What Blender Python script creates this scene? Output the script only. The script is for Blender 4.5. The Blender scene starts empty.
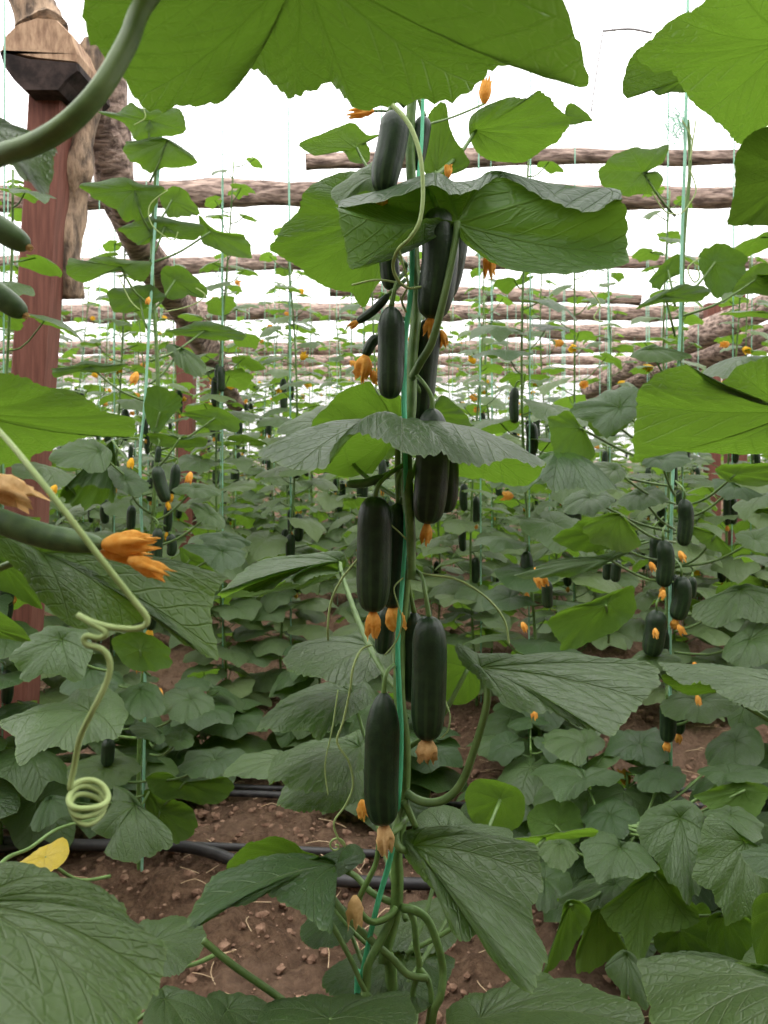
import bpy, math, random
import numpy as np
from mathutils import Vector

S = bpy.context.scene
COL = S.collection
PI = math.pi

# ------------------------------------------------------------------ camera, sky, exposure
F = 800.0            # focal length in pixels of the 768x1024 frame
HY = 425.0           # pixel row of the horizon
CH = 1.3             # camera height
cam_d = bpy.data.cameras.new('camera'); cam = bpy.data.objects.new('camera', cam_d); COL.objects.link(cam)
cam.location = (0, 0, CH); cam.rotation_euler = (PI/2, 0, 0)
cam_d.sensor_width = 36.0; cam_d.sensor_fit = 'AUTO'
cam_d.lens = F/1024*36.0
cam_d.shift_y = -(512-HY)/1024
cam_d.clip_start = 0.02; cam_d.clip_end = 200
cam_d.dof.use_dof = True; cam_d.dof.focus_distance = 1.05; cam_d.dof.aperture_fstop = 12.0
S.camera = cam

W = bpy.data.worlds.new('sky'); S.world = W; W.use_nodes = True
nt = W.node_tree; nt.nodes.clear()
wo = nt.nodes.new('ShaderNodeOutputWorld'); bg = nt.nodes.new('ShaderNodeBackground')
tc = nt.nodes.new('ShaderNodeTexCoord'); sx = nt.nodes.new('ShaderNodeSeparateXYZ'); mr = nt.nodes.new('ShaderNodeMapRange')
SKY_LOW, SKY_HIGH = 1.2, 4.5          # white overcast sky, brighter overhead
mr.inputs[1].default_value = 0.0; mr.inputs[2].default_value = 1.0
mr.inputs[3].default_value = SKY_LOW; mr.inputs[4].default_value = SKY_HIGH
nt.links.new(tc.outputs['Generated'], sx.inputs[0]); nt.links.new(sx.outputs['Z'], mr.inputs[0])
nt.links.new(mr.outputs[0], bg.inputs['Strength']); bg.inputs['Color'].default_value = (1.0, 0.985, 0.985, 1)
nt.links.new(bg.outputs[0], wo.inputs[0])

S.view_settings.view_transform = 'Standard'; S.view_settings.look = 'None'
S.view_settings.gamma = 1.0; S.view_settings.use_curve_mapping = False
S.view_settings.exposure = 0.15
S.cycles.max_bounces = 8; S.cycles.diffuse_bounces = 4; S.cycles.transmission_bounces = 4; S.cycles.transparent_max_bounces = 8
S.cycles.use_denoising = True

def at(px, py, Y):
    return np.array([(px-384.0)*Y/F, Y, CH-(py-HY)*Y/F])
CAM = np.array([0, 0, CH])

# ------------------------------------------------------------------ materials
def nodes(m):
    m.use_nodes = True; t = m.node_tree; t.nodes.clear(); return t
class G:
    """small helper to write node graphs"""
    def __init__(s, m): s.t = nodes(m)
    def n(s, typ, **kw):
        x = s.t.nodes.new('ShaderNode'+typ)
        for k, v in kw.items(): setattr(x, k, v)
        return x
    def l(s, a, b): s.t.links.new(a, b)
    def val(s, x, v):
        if hasattr(v, 'node'): s.l(v, x)
        else: x.default_value = v
    def math(s, op, a, b=0.0, c=0.0):
        x = s.n('Math', operation=op); s.val(x.inputs[0], a); s.val(x.inputs[1], b); s.val(x.inputs[2], c); return x.outputs[0]
    def mix(s, f, a, b):
        x = s.n('Mix', data_type='RGBA'); s.val(x.inputs[0], f); s.val(x.inputs[6], a); s.val(x.inputs[7], b); return x.outputs[2]
    def ramp(s, f, a, b, c=0.0, d=1.0):
        x = s.n('MapRange', interpolation_type='SMOOTHSTEP'); s.val(x.inputs[0], f)
        for i, v in zip((1, 2, 3, 4), (a, b, c, d)): s.val(x.inputs[i], v)
        return x.outputs[0]
    def noise(s, vec, scale, detail=3.0, rough=0.5):
        x = s.n('TexNoise'); x.inputs['Scale'].default_value = scale; x.inputs['Detail'].default_value = detail
        x.inputs['Roughness'].default_value = rough
        if vec is not None: s.l(vec, x.inputs['Vector'])
        return x.outputs['Fac']
    def bump(s, h, strength, dist):
        x = s.n('Bump'); x.inputs['Strength'].default_value = strength; x.inputs['Distance'].default_value = dist
        s.l(h, x.inputs['Height']); return x.outputs['Normal']
    def princ(s, col, rough=0.5, spec=0.5, normal=None):
        x = s.n('BsdfPrincipled'); s.val(x.inputs['Base Color'], col); s.val(x.inputs['Roughness'], rough)
        s.val(x.inputs['Specular IOR Level'], spec)
        if normal is not None: s.l(normal, x.inputs['Normal'])
        return x.outputs[0]
    def out(s, sh): o = s.n('OutputMaterial'); s.l(sh, o.inputs[0])

def leaf_material(name, top, under, trans, tw=0.42, fine=True):
    m = bpy.data.materials.new(name); g = G(m)
    uv = g.n('UVMap', uv_map='polar').outputs[0]; fl = g.n('UVMap', uv_map='flat').outputs[0]
    sp = g.n('SeparateXYZ'); g.l(uv, sp.inputs[0]); U, V = sp.outputs[0], sp.outputs[1]
    fr = g.math('ABSOLUTE', g.math('SUBTRACT', U, g.math('ROUND', U)))
    d = g.math('MULTIPLY', g.math('MULTIPLY', fr, V), 0.8)                 # sideways distance to the nearest main vein
    wid = g.math('SUBTRACT', 0.022, g.math('MULTIPLY', V, 0.014))
    main = g.ramp(d, 0.0, wid, 1.0, 0.0)
    gg = g.math('MULTIPLY', g.math('SUBTRACT', V, g.math('MULTIPLY', d, 1.25)), 6.5)
    fr2 = g.math('ABSOLUTE', g.math('SUBTRACT', gg, g.math('ROUND', gg)))
    sec = g.math('MULTIPLY', g.ramp(fr2, 0.0, 0.09, 1.0, 0.0), 0.55)
    vein = g.math('MAXIMUM', main, sec)
    vo = g.n('TexVoronoi', feature='DISTANCE_TO_EDGE'); vo.inputs['Scale'].default_value = 13; g.l(fl, vo.inputs['Vector'])
    cell = g.ramp(vo.outputs['Distance'], 0.0, 0.16)
    oi = g.n('ObjectInfo').outputs['Random']; isl = g.n('NewGeometry'); rnd = g.math('FRACT', g.math('ADD', g.math('MULTIPLY', oi, 7.3), isl.outputs['Random Per Island']))
    back = isl.outputs['Backfacing']
    ns = g.noise(fl, 5.0, 4.0)
    base = g.mix(back, top, under)
    var = g.math('ADD', g.math('MULTIPLY', rnd, 0.55), g.math('MULTIPLY', ns, 0.5))
    hs = g.n('HueSaturation'); g.l(base, hs.inputs['Color']); g.l(g.math('ADD', g.math('MULTIPLY', var, 0.75), 0.62), hs.inputs['Value'])
    g.l(g.math('ADD', g.math('MULTIPLY', rnd, -0.03), 0.512), hs.inputs['Hue'])
    pale = (min(1, under[0]*1.9), min(1, under[1]*1.6), min(1, under[2]*1.7), 1)
    edge = g.ramp(V, 0.975, 1.0)
    col = g.mix(g.math('MAXIMUM', g.math('MULTIPLY', vein, 0.38), g.math('MULTIPLY', edge, 0.3)), hs.outputs[0], pale)
    h = g.math('SUBTRACT', g.math('MULTIPLY', cell, 0.16), g.math('MULTIPLY', vein, 0.9))
    nrm = g.bump(g.math('ADD', h, g.math('MULTIPLY', ns, 0.6)), 0.7, 0.005) if fine else None
    p = g.princ(col, 0.38, g.math('SUBTRACT', 0.50, g.math('MULTIPLY', back, 0.36)), nrm)
    tr = g.n('BsdfTranslucent'); hs2 = g.n('HueSaturation'); hs2.inputs['Color'].default_value = trans
    g.l(g.math('ADD', g.math('MULTIPLY', var, 0.6), 0.7), hs2.inputs['Value'])
    tcol = g.mix(g.math('MULTIPLY', vein, 0.45), hs2.outputs[0], (trans[0]*0.55, trans[1]*0.6, trans[2]*0.6, 1))
    g.l(tcol, tr.inputs['Color'])
    mx = g.n('MixShader'); mx.inputs[0].default_value = tw; g.l(p, mx.inputs[1]); g.l(tr.outputs[0], mx.inputs[2])
    g.out(mx.outputs[0]); return m

M = {}
M['leaf'] = leaf_material('cucumber_leaf_shaded', (0.044, 0.090, 0.026, 1), (0.070, 0.138, 0.026, 1), (0.125, 0.245, 0.018, 1))  # near leaves: shade close to the camera is put into the darker colour
M['leaf_far'] = leaf_material('cucumber_leaf_far_lit', (0.108, 0.170, 0.064, 1), (0.115, 0.20, 0.040, 1), (0.17, 0.31, 0.028, 1), tw=0.5, fine=False)  # same leaf, colour lightened to stand for the brighter light far back
M['leaf_mid'] = leaf_material('cucumber_leaf_mid_lit', (0.100, 0.155, 0.064, 1), (0.11, 0.19, 0.038, 1), (0.16, 0.30, 0.026, 1))  # same leaf for the middle rows, light painted in at an in-between tone
M['leaf_yellow'] = leaf_material('yellowed_leaf', (0.42, 0.36, 0.03, 1), (0.45, 0.40, 0.05, 1), (0.5, 0.42, 0.02, 1))

def simple(name, c1, c2, scale, rough=0.5, spec=0.4, bumpd=0.001, stretch=(1, 1, 1), tw=0.0, detail=4, bs=0.5):
    m = bpy.data.materials.new(name); g = G(m)
    t = g.n('TexCoord'); mp = g.n('Mapping'); mp.inputs['Scale'].default_value = stretch; g.l(t.outputs['Object'], mp.inputs[0])
    ns = g.noise(mp.outputs[0], scale, detail, 0.6)
    col = g.mix(g.ramp(ns, 0.3, 0.7), (*c1, 1), (*c2, 1))
    p = g.princ(col, rough, spec, g.bump(ns, bs, bumpd))
    if tw:
        tr = g.n('BsdfTranslucent'); g.l(col, tr.inputs[0]); mx = g.n('MixShader'); mx.inputs[0].default_value = tw
        g.l(p, mx.inputs[1]); g.l(tr.outputs[0], mx.inputs[2]); p = mx.outputs[0]
    g.out(p); return m
M['stem'] = simple('green_stem', (0.07, 0.14, 0.03), (0.12, 0.21, 0.05), 60, 0.5, 0.4, 0.001)
M['petiole'] = simple('pale_petiole', (0.075, 0.14, 0.032), (0.12, 0.20, 0.055), 50, 0.5, 0.4, 0.001)
M['tendril'] = simple('tendril_pale', (0.26, 0.36, 0.12), (0.36, 0.46, 0.18), 40, 0.5, 0.3, 0.0005, tw=0.2)
M['blossom'] = simple('withered_blossom_orange', (0.66, 0.28, 0.03), (0.80, 0.45, 0.10), 120, 0.7, 0.2, 0.001, tw=0.3)
M['blossom_pale'] = simple('withered_blossom_pale', (0.55, 0.33, 0.12), (0.72, 0.50, 0.24), 120, 0.7, 0.2, 0.001, tw=0.3)
M['flower'] = simple('yellow_flower', (0.75, 0.42, 0.02), (0.85, 0.55, 0.05), 80, 0.6, 0.2, 0.001, tw=0.4)
M['twine'] = simple('green_twine', (0.08, 0.50, 0.26), (0.16, 0.64, 0.38), 80, 0.4, 0.4, 0.0008, (8, 8, 1), tw=0.25)
M['twine_pale'] = simple('pale_green_twine', (0.25, 0.55, 0.38), (0.38, 0.66, 0.50), 80, 0.4, 0.4, 0.0008, (8, 8, 1), tw=0.25)
M['bark'] = simple('grey_brown_bark', (0.075, 0.05, 0.04), (0.52, 0.39, 0.32), 10, 0.9, 0.2, 0.035, (0.9, 4, 4), detail=10, bs=1.0)
M['bark_tan'] = simple('peeling_tan_bark', (0.07, 0.055, 0.045), (0.46, 0.33, 0.22), 9, 0.9, 0.2, 0.035, (3, 3, 1.0), detail=10, bs=1.0)
M['post'] = simple('red_brown_timber', (0.10, 0.035, 0.022), (0.17, 0.066, 0.045), 14, 0.75, 0.3, 0.004, (5, 5, 0.35), detail=6)
M['cut_wood'] = simple('sawn_wood_end', (0.20, 0.12, 0.075), (0.44, 0.30, 0.19), 14, 0.85, 0.2, 0.012, (3, 3, 1), detail=8)
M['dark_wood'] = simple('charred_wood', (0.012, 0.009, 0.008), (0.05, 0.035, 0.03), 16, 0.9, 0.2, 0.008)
M['hose'] = simple('black_hose', (0.012, 0.012, 0.013), (0.035, 0.033, 0.033), 20, 0.5, 0.4, 0.001)
M['straw'] = simple('dry_straw', (0.35, 0.24, 0.14), (0.5, 0.38, 0.24), 30, 0.9, 0.1, 0.001)
M['clod'] = simple('soil_clod', (0.08, 0.043, 0.027), (0.27, 0.17, 0.115), 30, 0.95, 0.1, 0.004, detail=6)
M['wire'] = simple('thin_wire', (0.20, 0.19, 0.19), (0.30, 0.29, 0.29), 30, 0.6, 0.4, 0.0005)

def cucumber_material():
    m = bpy.data.materials.new('cucumber_skin'); g = G(m)
    uv = g.n('UVMap', uv_map='polar').outputs[0]; sp = g.n('SeparateXYZ'); g.l(uv, sp.inputs[0])
    t = g.n('TexCoord').outputs['Object']
    st = g.math('ABSOLUTE', g.math('SINE', g.math('MULTIPLY', sp.outputs[0], 10*PI)))
    n1 = g.noise(t, 90, 4, 0.6); n2 = g.noise(t, 420, 2)
    k = g.math('MULTIPLY', g.ramp(st, 0.75, 1.0), g.ramp(sp.outputs[1], 0.25, 1.0))
    col = g.mix(g.ramp(n1, 0.3, 0.75), (0.007, 0.019, 0.007, 1), (0.014, 0.034, 0.011, 1))
    col = g.mix(g.math('MULTIPLY', k, 0.35), col, (0.06, 0.11, 0.035, 1))
    h = g.math('ADD', g.math('MULTIPLY', n1, 0.7), g.math('MULTIPLY', n2, 0.35))
    h = g.math('ADD', h, g.math('MULTIPLY', st, 0.25))
    g.out(g.princ(col, 0.40, 0.32, g.bump(h, 0.6, 0.0015))); return m
M['cucumber'] = cucumber_material()
def young():
    return simple('young_cucumber_skin', (0.04, 0.085, 0.028), (0.085, 0.15, 0.05), 70, 0.5, 0.4, 0.001)
M['young'] = young()

def soil_material():
    m = bpy.data.materials.new('brown_soil'); g = G(m)
    t = g.n('TexCoord').outputs['Object']
    a = g.noise(t, 2.2, 4); b = g.noise(t, 34, 10, 0.8)
    vo = g.n('TexVoronoi'); vo.inputs['Scale'].default_value = 45; g.l(t, vo.inputs['Vector'])
    col = g.mix(g.ramp(b, 0.3, 0.7), (0.065, 0.036, 0.021, 1), (0.25, 0.155, 0.095, 1))
    col = g.mix(g.math('MULTIPLY', g.ramp(a, 0.42, 0.6), 0.4), col, (0.29, 0.19, 0.13, 1))
    h = g.math('ADD', b, g.math('MULTIPLY', vo.outputs['Distance'], -0.6))
    g.out(g.princ(col, 0.95, 0.15, g.bump(h, 1.0, 0.035))); return m
M['soil'] = soil_material()

def film_material():
    m = bpy.data.materials.new('white_plastic_film'); g = G(m)
    t = g.n('TexCoord').outputs['Object']; ns = g.noise(t, 1.5, 4)
    tr = g.n('BsdfTranslucent'); tr.inputs[0].default_value = (0.92, 0.91, 0.91, 1)
    tp = g.n('BsdfTransparent'); tp.inputs[0].default_value = (1, 1, 1, 1)
    mx = g.n('MixShader'); g.l(g.ramp(ns, 0.2, 0.8, 0.22, 0.34), mx.inputs[0]); g.l(tp.outputs[0], mx.inputs[1]); g.l(tr.outputs[0], mx.inputs[2])
    g.out(mx.outputs[0]); return m
M['film'] = film_material()

# ------------------------------------------------------------------ mesh helpers
class MB:
    def __init__(s): s.v = []; s.f = []; s.fm = []; s.uv = []; s.fl = []; s.n = 0; s.mats = []
    def add(s, v, faces, mat, uv=None, fl=None):
        v = np.asarray(v, float); k = len(v)
        if mat not in s.mats: s.mats.append(mat)
        mi = s.mats.index(mat)
        s.v.append(v); s.uv.append(np.zeros((k, 2)) if uv is None else uv); s.fl.append(np.zeros((k, 2)) if fl is None else fl)
        s.f += [tuple(i+s.n for i in q) for q in faces]; s.fm += [mi]*len(faces); s.n += k
    def mesh(s, name, origin=(0, 0, 0), smooth=True):
        me = bpy.data.meshes.new(name)
        V = np.concatenate(s.v)-np.asarray(origin); me.from_pydata(V.tolist(), [], s.f)
        UV = np.concatenate(s.uv); FL = np.concatenate(s.fl)
        li = np.zeros(len(me.loops), dtype=np.int32); me.loops.foreach_get('vertex_index', li)
        for nm, A in (('polar', UV), ('flat', FL)):
            lay = me.uv_layers.new(name=nm); lay.data.foreach_set('uv', A[li].astype(np.float32).ravel())
        for k in s.mats: me.materials.append(M[k])
        me.polygons.foreach_set('material_index', np.array(s.fm, dtype=np.int32))
        me.polygons.foreach_set('use_smooth', np.full(len(me.polygons), smooth)); me.update()
        return me
def link(name, data, parent=None, loc=(0, 0, 0)):
    o = bpy.data.objects.new(name, data); COL.objects.link(o); o.location = loc
    if parent is not None: o.parent = parent
    return o
def wpos(o):
    p = np.zeros(3)
    while o is not None: p = p+np.array(o.location); o = o.parent
    return p
def put(mb, name, parent=None, origin=None, smooth=True):
    """link a world-space mesh builder as one object; parts keep the location zero offset of their parent"""
    if parent is None:
        o = np.zeros(3) if origin is None else np.asarray(origin)
        return link(name, mb.mesh(name, o, smooth), None, o)
    return link(name, mb.mesh(name, wpos(parent), smooth), parent)
def tag(o, label=None, cat=None, group=None, kind=None):
    if label: o['label'] = label
    if cat: o['category'] = cat
    if group: o['group'] = group
    if kind: o['kind'] = kind
    return o
def thing(name, loc, label, cat, group=None):
    return tag(link(name, None, None, loc), label, cat, group)

def spline(P, n, closed=False):
    """Catmull-Rom through the rows of P, n samples evenly spaced in parameter"""
    P = np.asarray(P, float); k = len(P)
    if closed: t = np.arange(n)*k/n
    else: t = np.linspace(0, k-1, n)
    i = np.floor(t).astype(int); u = (t-i)[:, None]
    if not closed: i = np.minimum(i, k-2); u = (t-i)[:, None]
    g = (lambda j: P[j % k]) if closed else (lambda j: P[np.clip(j, 0, k-1)])
    a, b, c, d = g(i-1), g(i), g(i+1), g(i+2)
    return 0.5*((2*b)+(-a+c)*u+(2*a-5*b+4*c-d)*u*u+(-a+3*b-3*c+d)*u**3)

def tube(mb, pts, rad, mat, seg=8, n=None, lobes=0, rough=0.0, rng=None, flat=1.0, caps=True):
    pts = np.asarray(pts, float)
    n = n or max(6, (len(pts)-1)*7)
    C = spline(pts, n) if len(pts) > 2 else np.linspace(pts[0], pts[-1], n)
    rad = np.atleast_1d(np.asarray(rad, float))
    R = np.interp(np.linspace(0, 1, n), np.linspace(0, 1, len(rad)), rad) if len(rad) > 1 else np.full(n, rad[0])
    T = np.gradient(C, axis=0); T /= np.linalg.norm(T, axis=1)[:, None]+1e-12
    u = np.cross(T[0], [0.13, 1, 0.07]); u /= np.linalg.norm(u)+1e-9
    V = []; UV = []
    th = np.arange(seg)*2*PI/seg
    ph = (rng.uniform(0, 6, 6) if rng is not None else np.zeros(6))
    for i in range(n):
        u = u-T[i]*np.dot(u, T[i]); u /= np.linalg.norm(u)+1e-9; w = np.cross(T[i], u)
        r = R[i]*np.ones(seg)
        if lobes: r = r*(1+0.10*np.cos(lobes*th))
        if rough:
            r = r*(1+rough*(0.5*np.sin(2*th+ph[0]+i*0.31)+0.35*np.sin(3*th+ph[1]-i*0.53)+0.3*np.sin(5*th+ph[2]+i*0.9)+0.35*np.sin(i*0.7+ph[3]))
                 + rough*0.35*(rng.random(seg)-0.5))
        V.append(C[i]+np.outer(r*np.cos(th), u)+np.outer(r*np.sin(th)*flat, w)); UV.append(np.stack([th/(2*PI), np.full(seg, i/(n-1))], 1))
    V = np.concatenate(V); UV = np.concatenate(UV)
    f = [(i*seg+j, i*seg+(j+1) % seg, (i+1)*seg+(j+1) % seg, (i+1)*seg+j) for i in range(n-1) for j in range(seg)]
    if caps:
        V = np.concatenate([V, C[:1], C[-1:]]); UV = np.concatenate([UV, [[0, 0], [0, 1]]])
        f += [(n*seg, (j+1) % seg, j) for j in range(seg)]+[(n*seg+1, (n-1)*seg+j, (n-1)*seg+(j+1) % seg) for j in range(seg)]
    mb.add(V, f, mat, UV, UV)

# ------------------------------------------------------------------ leaves
def leaf_grid(C, O, Mid, nr, N, rng, puff=0.05, wave=0.03, serr=0.018, teeth=34, jag=0.012):
    """radial leaf surface. O, Mid: closed curves that start at the notch. Columns na+1 (first repeated), rings nr."""
    na = len(O); R = np.mean(np.linalg.norm(O-C, axis=1))
    O = np.concatenate([O, O[:1]]); Mid = np.concatenate([Mid, Mid[:1]])
    th = np.linspace(0, 1, na+1)
    saw = (th*teeth+0.3*np.sin(th*40)) % 1.0
    amp = serr*(saw-0.4)+jag*(0.6*np.sin(th*47+rng.uniform(0, 6))+np.sin(th*2*PI*5+rng.uniform(0, 6))+0.8*np.sin(th*2*PI*9+rng.uniform(0, 6))+0.6*np.sin(th*2*PI*14+rng.uniform(0, 6)))*np.clip(np.sin(th*PI)*4, 0, 1); amp[0] = amp[-1] = 0
    O = O+(O-C)*amp[:, None]
    a = np.abs((th*8)-4); f = np.abs(a-np.round(a))
    s = np.concatenate([[0.0], np.linspace(0.06, 1, nr)])
    L0 = (s-0.6)*(s-1)/0.6; L1 = s*(s-1)/(0.6*-0.4); L2 = s*(s-0.6)/0.4
    P = L0[:, None, None]*C+L1[:, None, None]*Mid[None]+L2[:, None, None]*O[None]
    p1, p2, p3 = rng.uniform(0, 6, 3)
    q = puff*R*np.sin(np.clip(f*2, 0, 1)*PI/2)[None]*(s*(1.15-s*0.8))[:, None]
    sec = 0.015*R*np.cos((s[:, None]-f[None]*s[:, None])*2*PI*6.5)*np.clip(f*4, 0, 1)[None]*(s*s)[:, None]
    wv = wave*R*(s**2.5)[:, None]*(np.sin(th*2*PI*4+p1)+0.7*np.sin(th*2*PI*7+p2)+0.5*np.sin(th*2*PI*11+p3))[None]*np.sin(th*PI)[None]**0.5
    P = P+(q+sec+wv)[:, :, None]*N
    U = np.broadcast_to((th*8-4)[None], P.shape[:2]); Vv = np.broadcast_to(s[:, None], P.shape[:2])
    ang = (th-0.5)*2*PI
    FLx = s[:, None]*np.sin(ang)[None]+rng.uniform(0, 20); FLy = s[:, None]*np.cos(ang)[None]+rng.uniform(0, 20)
    k = na+1
    faces = []
    for i in range(nr):
        for j in range(na):
            if i == 0: faces.append((j, k+j+1, k+j))
            else: faces.append((i*k+j, i*k+j+1, (i+1)*k+j+1, (i+1)*k+j))
    return P.reshape(-1, 3), faces, np.stack([U, Vv], -1).reshape(-1, 2), np.stack([FLx, FLy], -1).reshape(-1, 2), R

LRNG = np.random.default_rng(11)
def orient(V, faces, N):
    f = faces[len(faces)//2]; a, b, c = V[f[0]], V[f[1]], V[f[2]]
    # mean facing of the whole sheet
    A = np.array([np.cross(V[q[1]]-V[q[0]], V[q[2]]-V[q[0]]) for q in faces[::7]]).sum(0)
    return faces if np.dot(A, N) >= 0 else [tuple(reversed(q)) for q in faces]

def traced_leaf(parent, center, outline, face='top', tip=0, bulge=0.12, mat='leaf', nr=18, na=110, puff=0.05, wave=0.025,
                petiole=None, prad=0.0035, serr=0.018, label=None, jag=0.008):
    """a leaf blade spanned between its petiole joint and its rim; rim points have their own distance.
    petiole: list of points from stem to joint, drawn as a child tube."""
    C = at(*center)
    k = len(outline)
    roll = (tip-k//2) % k                              # start at the notch, opposite the tip
    ol = outline[roll:]+outline[:roll]
    O = np.array([at(*p[:3]) for p in ol])
    N = np.zeros(3)
    for i in range(k): N += np.cross(O[i]-C, O[(i+1) % k]-C)
    N /= np.linalg.norm(N)+1e-9
    tocam = CAM-C
    if face == 'top' and center[1] > HY and abs(N[2]) > .3: face = 'up'
    if face == 'under' and center[1] < HY and abs(N[2]) > .3: face = 'down'
    if face in ('up', 'down'):
        if (N[2] < 0) == (face == 'up'): N = -N
    elif (np.dot(N, tocam) < 0) == (face == 'top'): N = -N
    R = np.mean(np.linalg.norm(O-C, axis=1))
    Mid = np.array([at(*p[3:6]) if len(p) > 3 else C+0.6*(O[i]-C)+N*bulge*R for i, p in enumerate(ol)])
    V, f, uv, fl, R = leaf_grid(C, spline(O, na, True), spline(Mid, na, True), nr, N, LRNG, puff, wave, serr, jag=jag)
    mb = MB(); mb.add(V, orient(V, f, N), mat, uv, fl)
    o = put(mb, 'leaf', parent)
    if label: o['label'] = label
    if petiole:
        t = MB(); pts = [at(*p) for p in petiole]+[C-N*0.002]
        tube(t, pts, [prad*1.25, prad], 'petiole', 8, lobes=5); put(t, 'petiole', o)
    return o

def auto_petiole(stem_x, stem_y, drop=0.05):
    return (stem_x, stem_y, drop)

def generic_outline(na, rng):
    keys = np.array([0, 28, 56, 84, 112, 138, 158, 172, 180.])
    vals = np.array([1.0, .80, .90, .70, .78, .62, .56, .34, .12])*rng.uniform(0.93, 1.07, 9)
    th = np.linspace(-180, 180, na, endpoint=False)
    def smooth(x): return np.interp(np.abs(x), keys, vals)
    r = np.mean([smooth(th+d) for d in (-5, -2, 0, 2, 5)], axis=0)
    r = r*(1+0.05*np.sin(np.radians(th)+rng.uniform(0, 6)))
    a = np.radians(th)
    return np.stack([r*np.sin(a), r*np.cos(a), np.zeros(na)], 1)

def generic_leaf(rng, size, nr, na, droop=0.3, fold=0.15):
    O = generic_outline(na, rng); C = np.zeros(3)
    V, f, uv, fl, R = leaf_grid(C, O, 0.6*O, nr, np.array([0, 0, 1.0]), rng, 0.06, 0.035, 0.02 if na > 24 else 0.0)
    x, y = V[:, 0].copy(), V[:, 1].copy(); r2 = x*x+y*y
    s1, s2 = rng.uniform(-.15, .15, 2)
    V[:, 2] += -droop*r2*(0.7+0.6*np.clip(y, -1, 1))+fold*np.abs(x)-0.25*droop*np.abs(x)**3+s1*x*y+s2*x*x*x
    V *= size
    return V, orient(V, f, np.array([0, 0, 1.0])), uv, fl

def frame(az, pitch, roll):
    """leaf axes: tip points to azimuth az, pitched up by pitch, rolled"""
    t = np.array([math.cos(az)*math.cos(pitch), math.sin(az)*math.cos(pitch), math.sin(pitch)])
    x = np.cross(t, [0, 0, 1.0]); x /= np.linalg.norm(x); z = np.cross(x, t)
    x2 = x*math.cos(roll)+z*math.sin(roll); z2 = -x*math.sin(roll)+z*math.cos(roll)
    return np.stack([x2, t, z2], 0)                   # rows: local x, y, z

# ------------------------------------------------------------------ fruit and flowers
def cucumber_verts(pts, w, seg=20, n=34, neck=0.55, rng=None):
    C = spline(pts, n) if len(pts) > 2 else np.linspace(pts[0], pts[-1], n)
    t = np.linspace(0, 1, n)
    prof = np.clip(1-np.abs((t-0.5)/0.5)**5.0, 0, 1)**0.5
    prof = prof*(1-(1-neck)*np.clip(1-t/0.28, 0, 1)**1.6)*(1-0.08*np.clip((t-.72)/.28, 0, 1))
    prof[0] = 0.10; prof[-1] = 0.12
    T = np.gradient(C, axis=0); T /= np.linalg.norm(T, axis=1)[:, None]
    u = np.cross(T[0], [0.2, 1, 0.1]); V = []; UV = []
    th = np.arange(seg)*2*PI/seg
    for i in range(n):
        u = u-T[i]*np.dot(u, T[i]); u /= np.linalg.norm(u); v = np.cross(T[i], u)
        r = prof[i]*w/2*(1+0.018*np.cos(5*th+0.4*t[i])+0.012*np.sin(3*th+6*t[i]))
        V.append(C[i]+np.outer(r*np.cos(th), u)+np.outer(r*np.sin(th), v)); UV.append(np.stack([th/(2*PI), np.full(seg, t[i])], 1))
    f = [(i*seg+j, i*seg+(j+1) % seg, (i+1)*seg+(j+1) % seg, (i+1)*seg+j) for i in range(n-1) for j in range(seg)]
    f += [tuple(range(seg))[::-1], tuple((n-1)*seg+j for j in range(seg))]
    return np.concatenate(V), f, np.concatenate(UV), T[-1]

def blossom_verts(p, d, L, w, rng, seg=18, n=9, flare=1.0):
    d = d/np.linalg.norm(d); u = np.cross(d, [0.3, 0.9, 0.2]); u /= np.linalg.norm(u); v = np.cross(d, u)
    th = np.arange(seg)*2*PI/seg; V = []; ph = rng.uniform(0, 6)
    prof = np.interp(np.linspace(0, 1, n), [0, .2, .5, .75, 1], [.28, .72, .95, .85, .55*flare])
    for i in range(n):
        t = i/(n-1)
        r = w/2*prof[i]*(1+0.30*t*np.cos(5*th+1.2*t)+0.35*t*(rng.random(seg)-.5))
        z = L*(t+0.17*t*t*np.cos(5*th+0.5)+0.12*t*t*np.cos(3*th+ph)+0.16*t*(rng.random(seg)-.5))
        V.append(p+np.outer(r*np.cos(th), u)+np.outer(r*np.sin(th), v)+np.outer(z, d)+rng.normal(0, 0.03*w*t, 3))
    f = [(i*seg+j, i*seg+(j+1) % seg, (i+1)*seg+(j+1) % seg, (i+1)*seg+j) for i in range(n-1) for j in range(seg)]+[tuple(range(seg))[::-1]]
    return np.concatenate(V), f

BR = np.random.default_rng(5)
def cucumber(parent, path, w, Y, stalk=None, blossom=None, mat='cucumber', neck=0.62, bl_len=20, bl_mat='blossom', bl_dir=None, name='cucumber'):
    """path in pixels at distance Y (or with own distance); w pixel width"""
    pts = [at(p[0], p[1], p[2] if len(p) > 2 else Y) for p in path]
    V, f, uv, T = cucumber_verts(pts, w*Y/F, 24, 40, neck); mb = MB(); mb.add(V, f, mat, uv, uv)
    o = put(mb, name, parent)
    if stalk:
        t = MB(); tube(t, [at(p[0], p[1], p[2] if len(p) > 2 else Y) for p in stalk]+[pts[0]+(pts[1]-pts[0])*0.02], [0.0028, 0.0024, 0.0034], 'stem', 8, lobes=5); put(t, 'stalk', o)
    if blossom:
        d = T if bl_dir is None else np.array(bl_dir, float)
        V, f = blossom_verts(pts[-1]-T*0.002, d, bl_len*Y/F, blossom*Y/F, BR); b = MB(); b.add(V, f, bl_mat); put(b, 'blossom', o)
    return o
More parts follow.
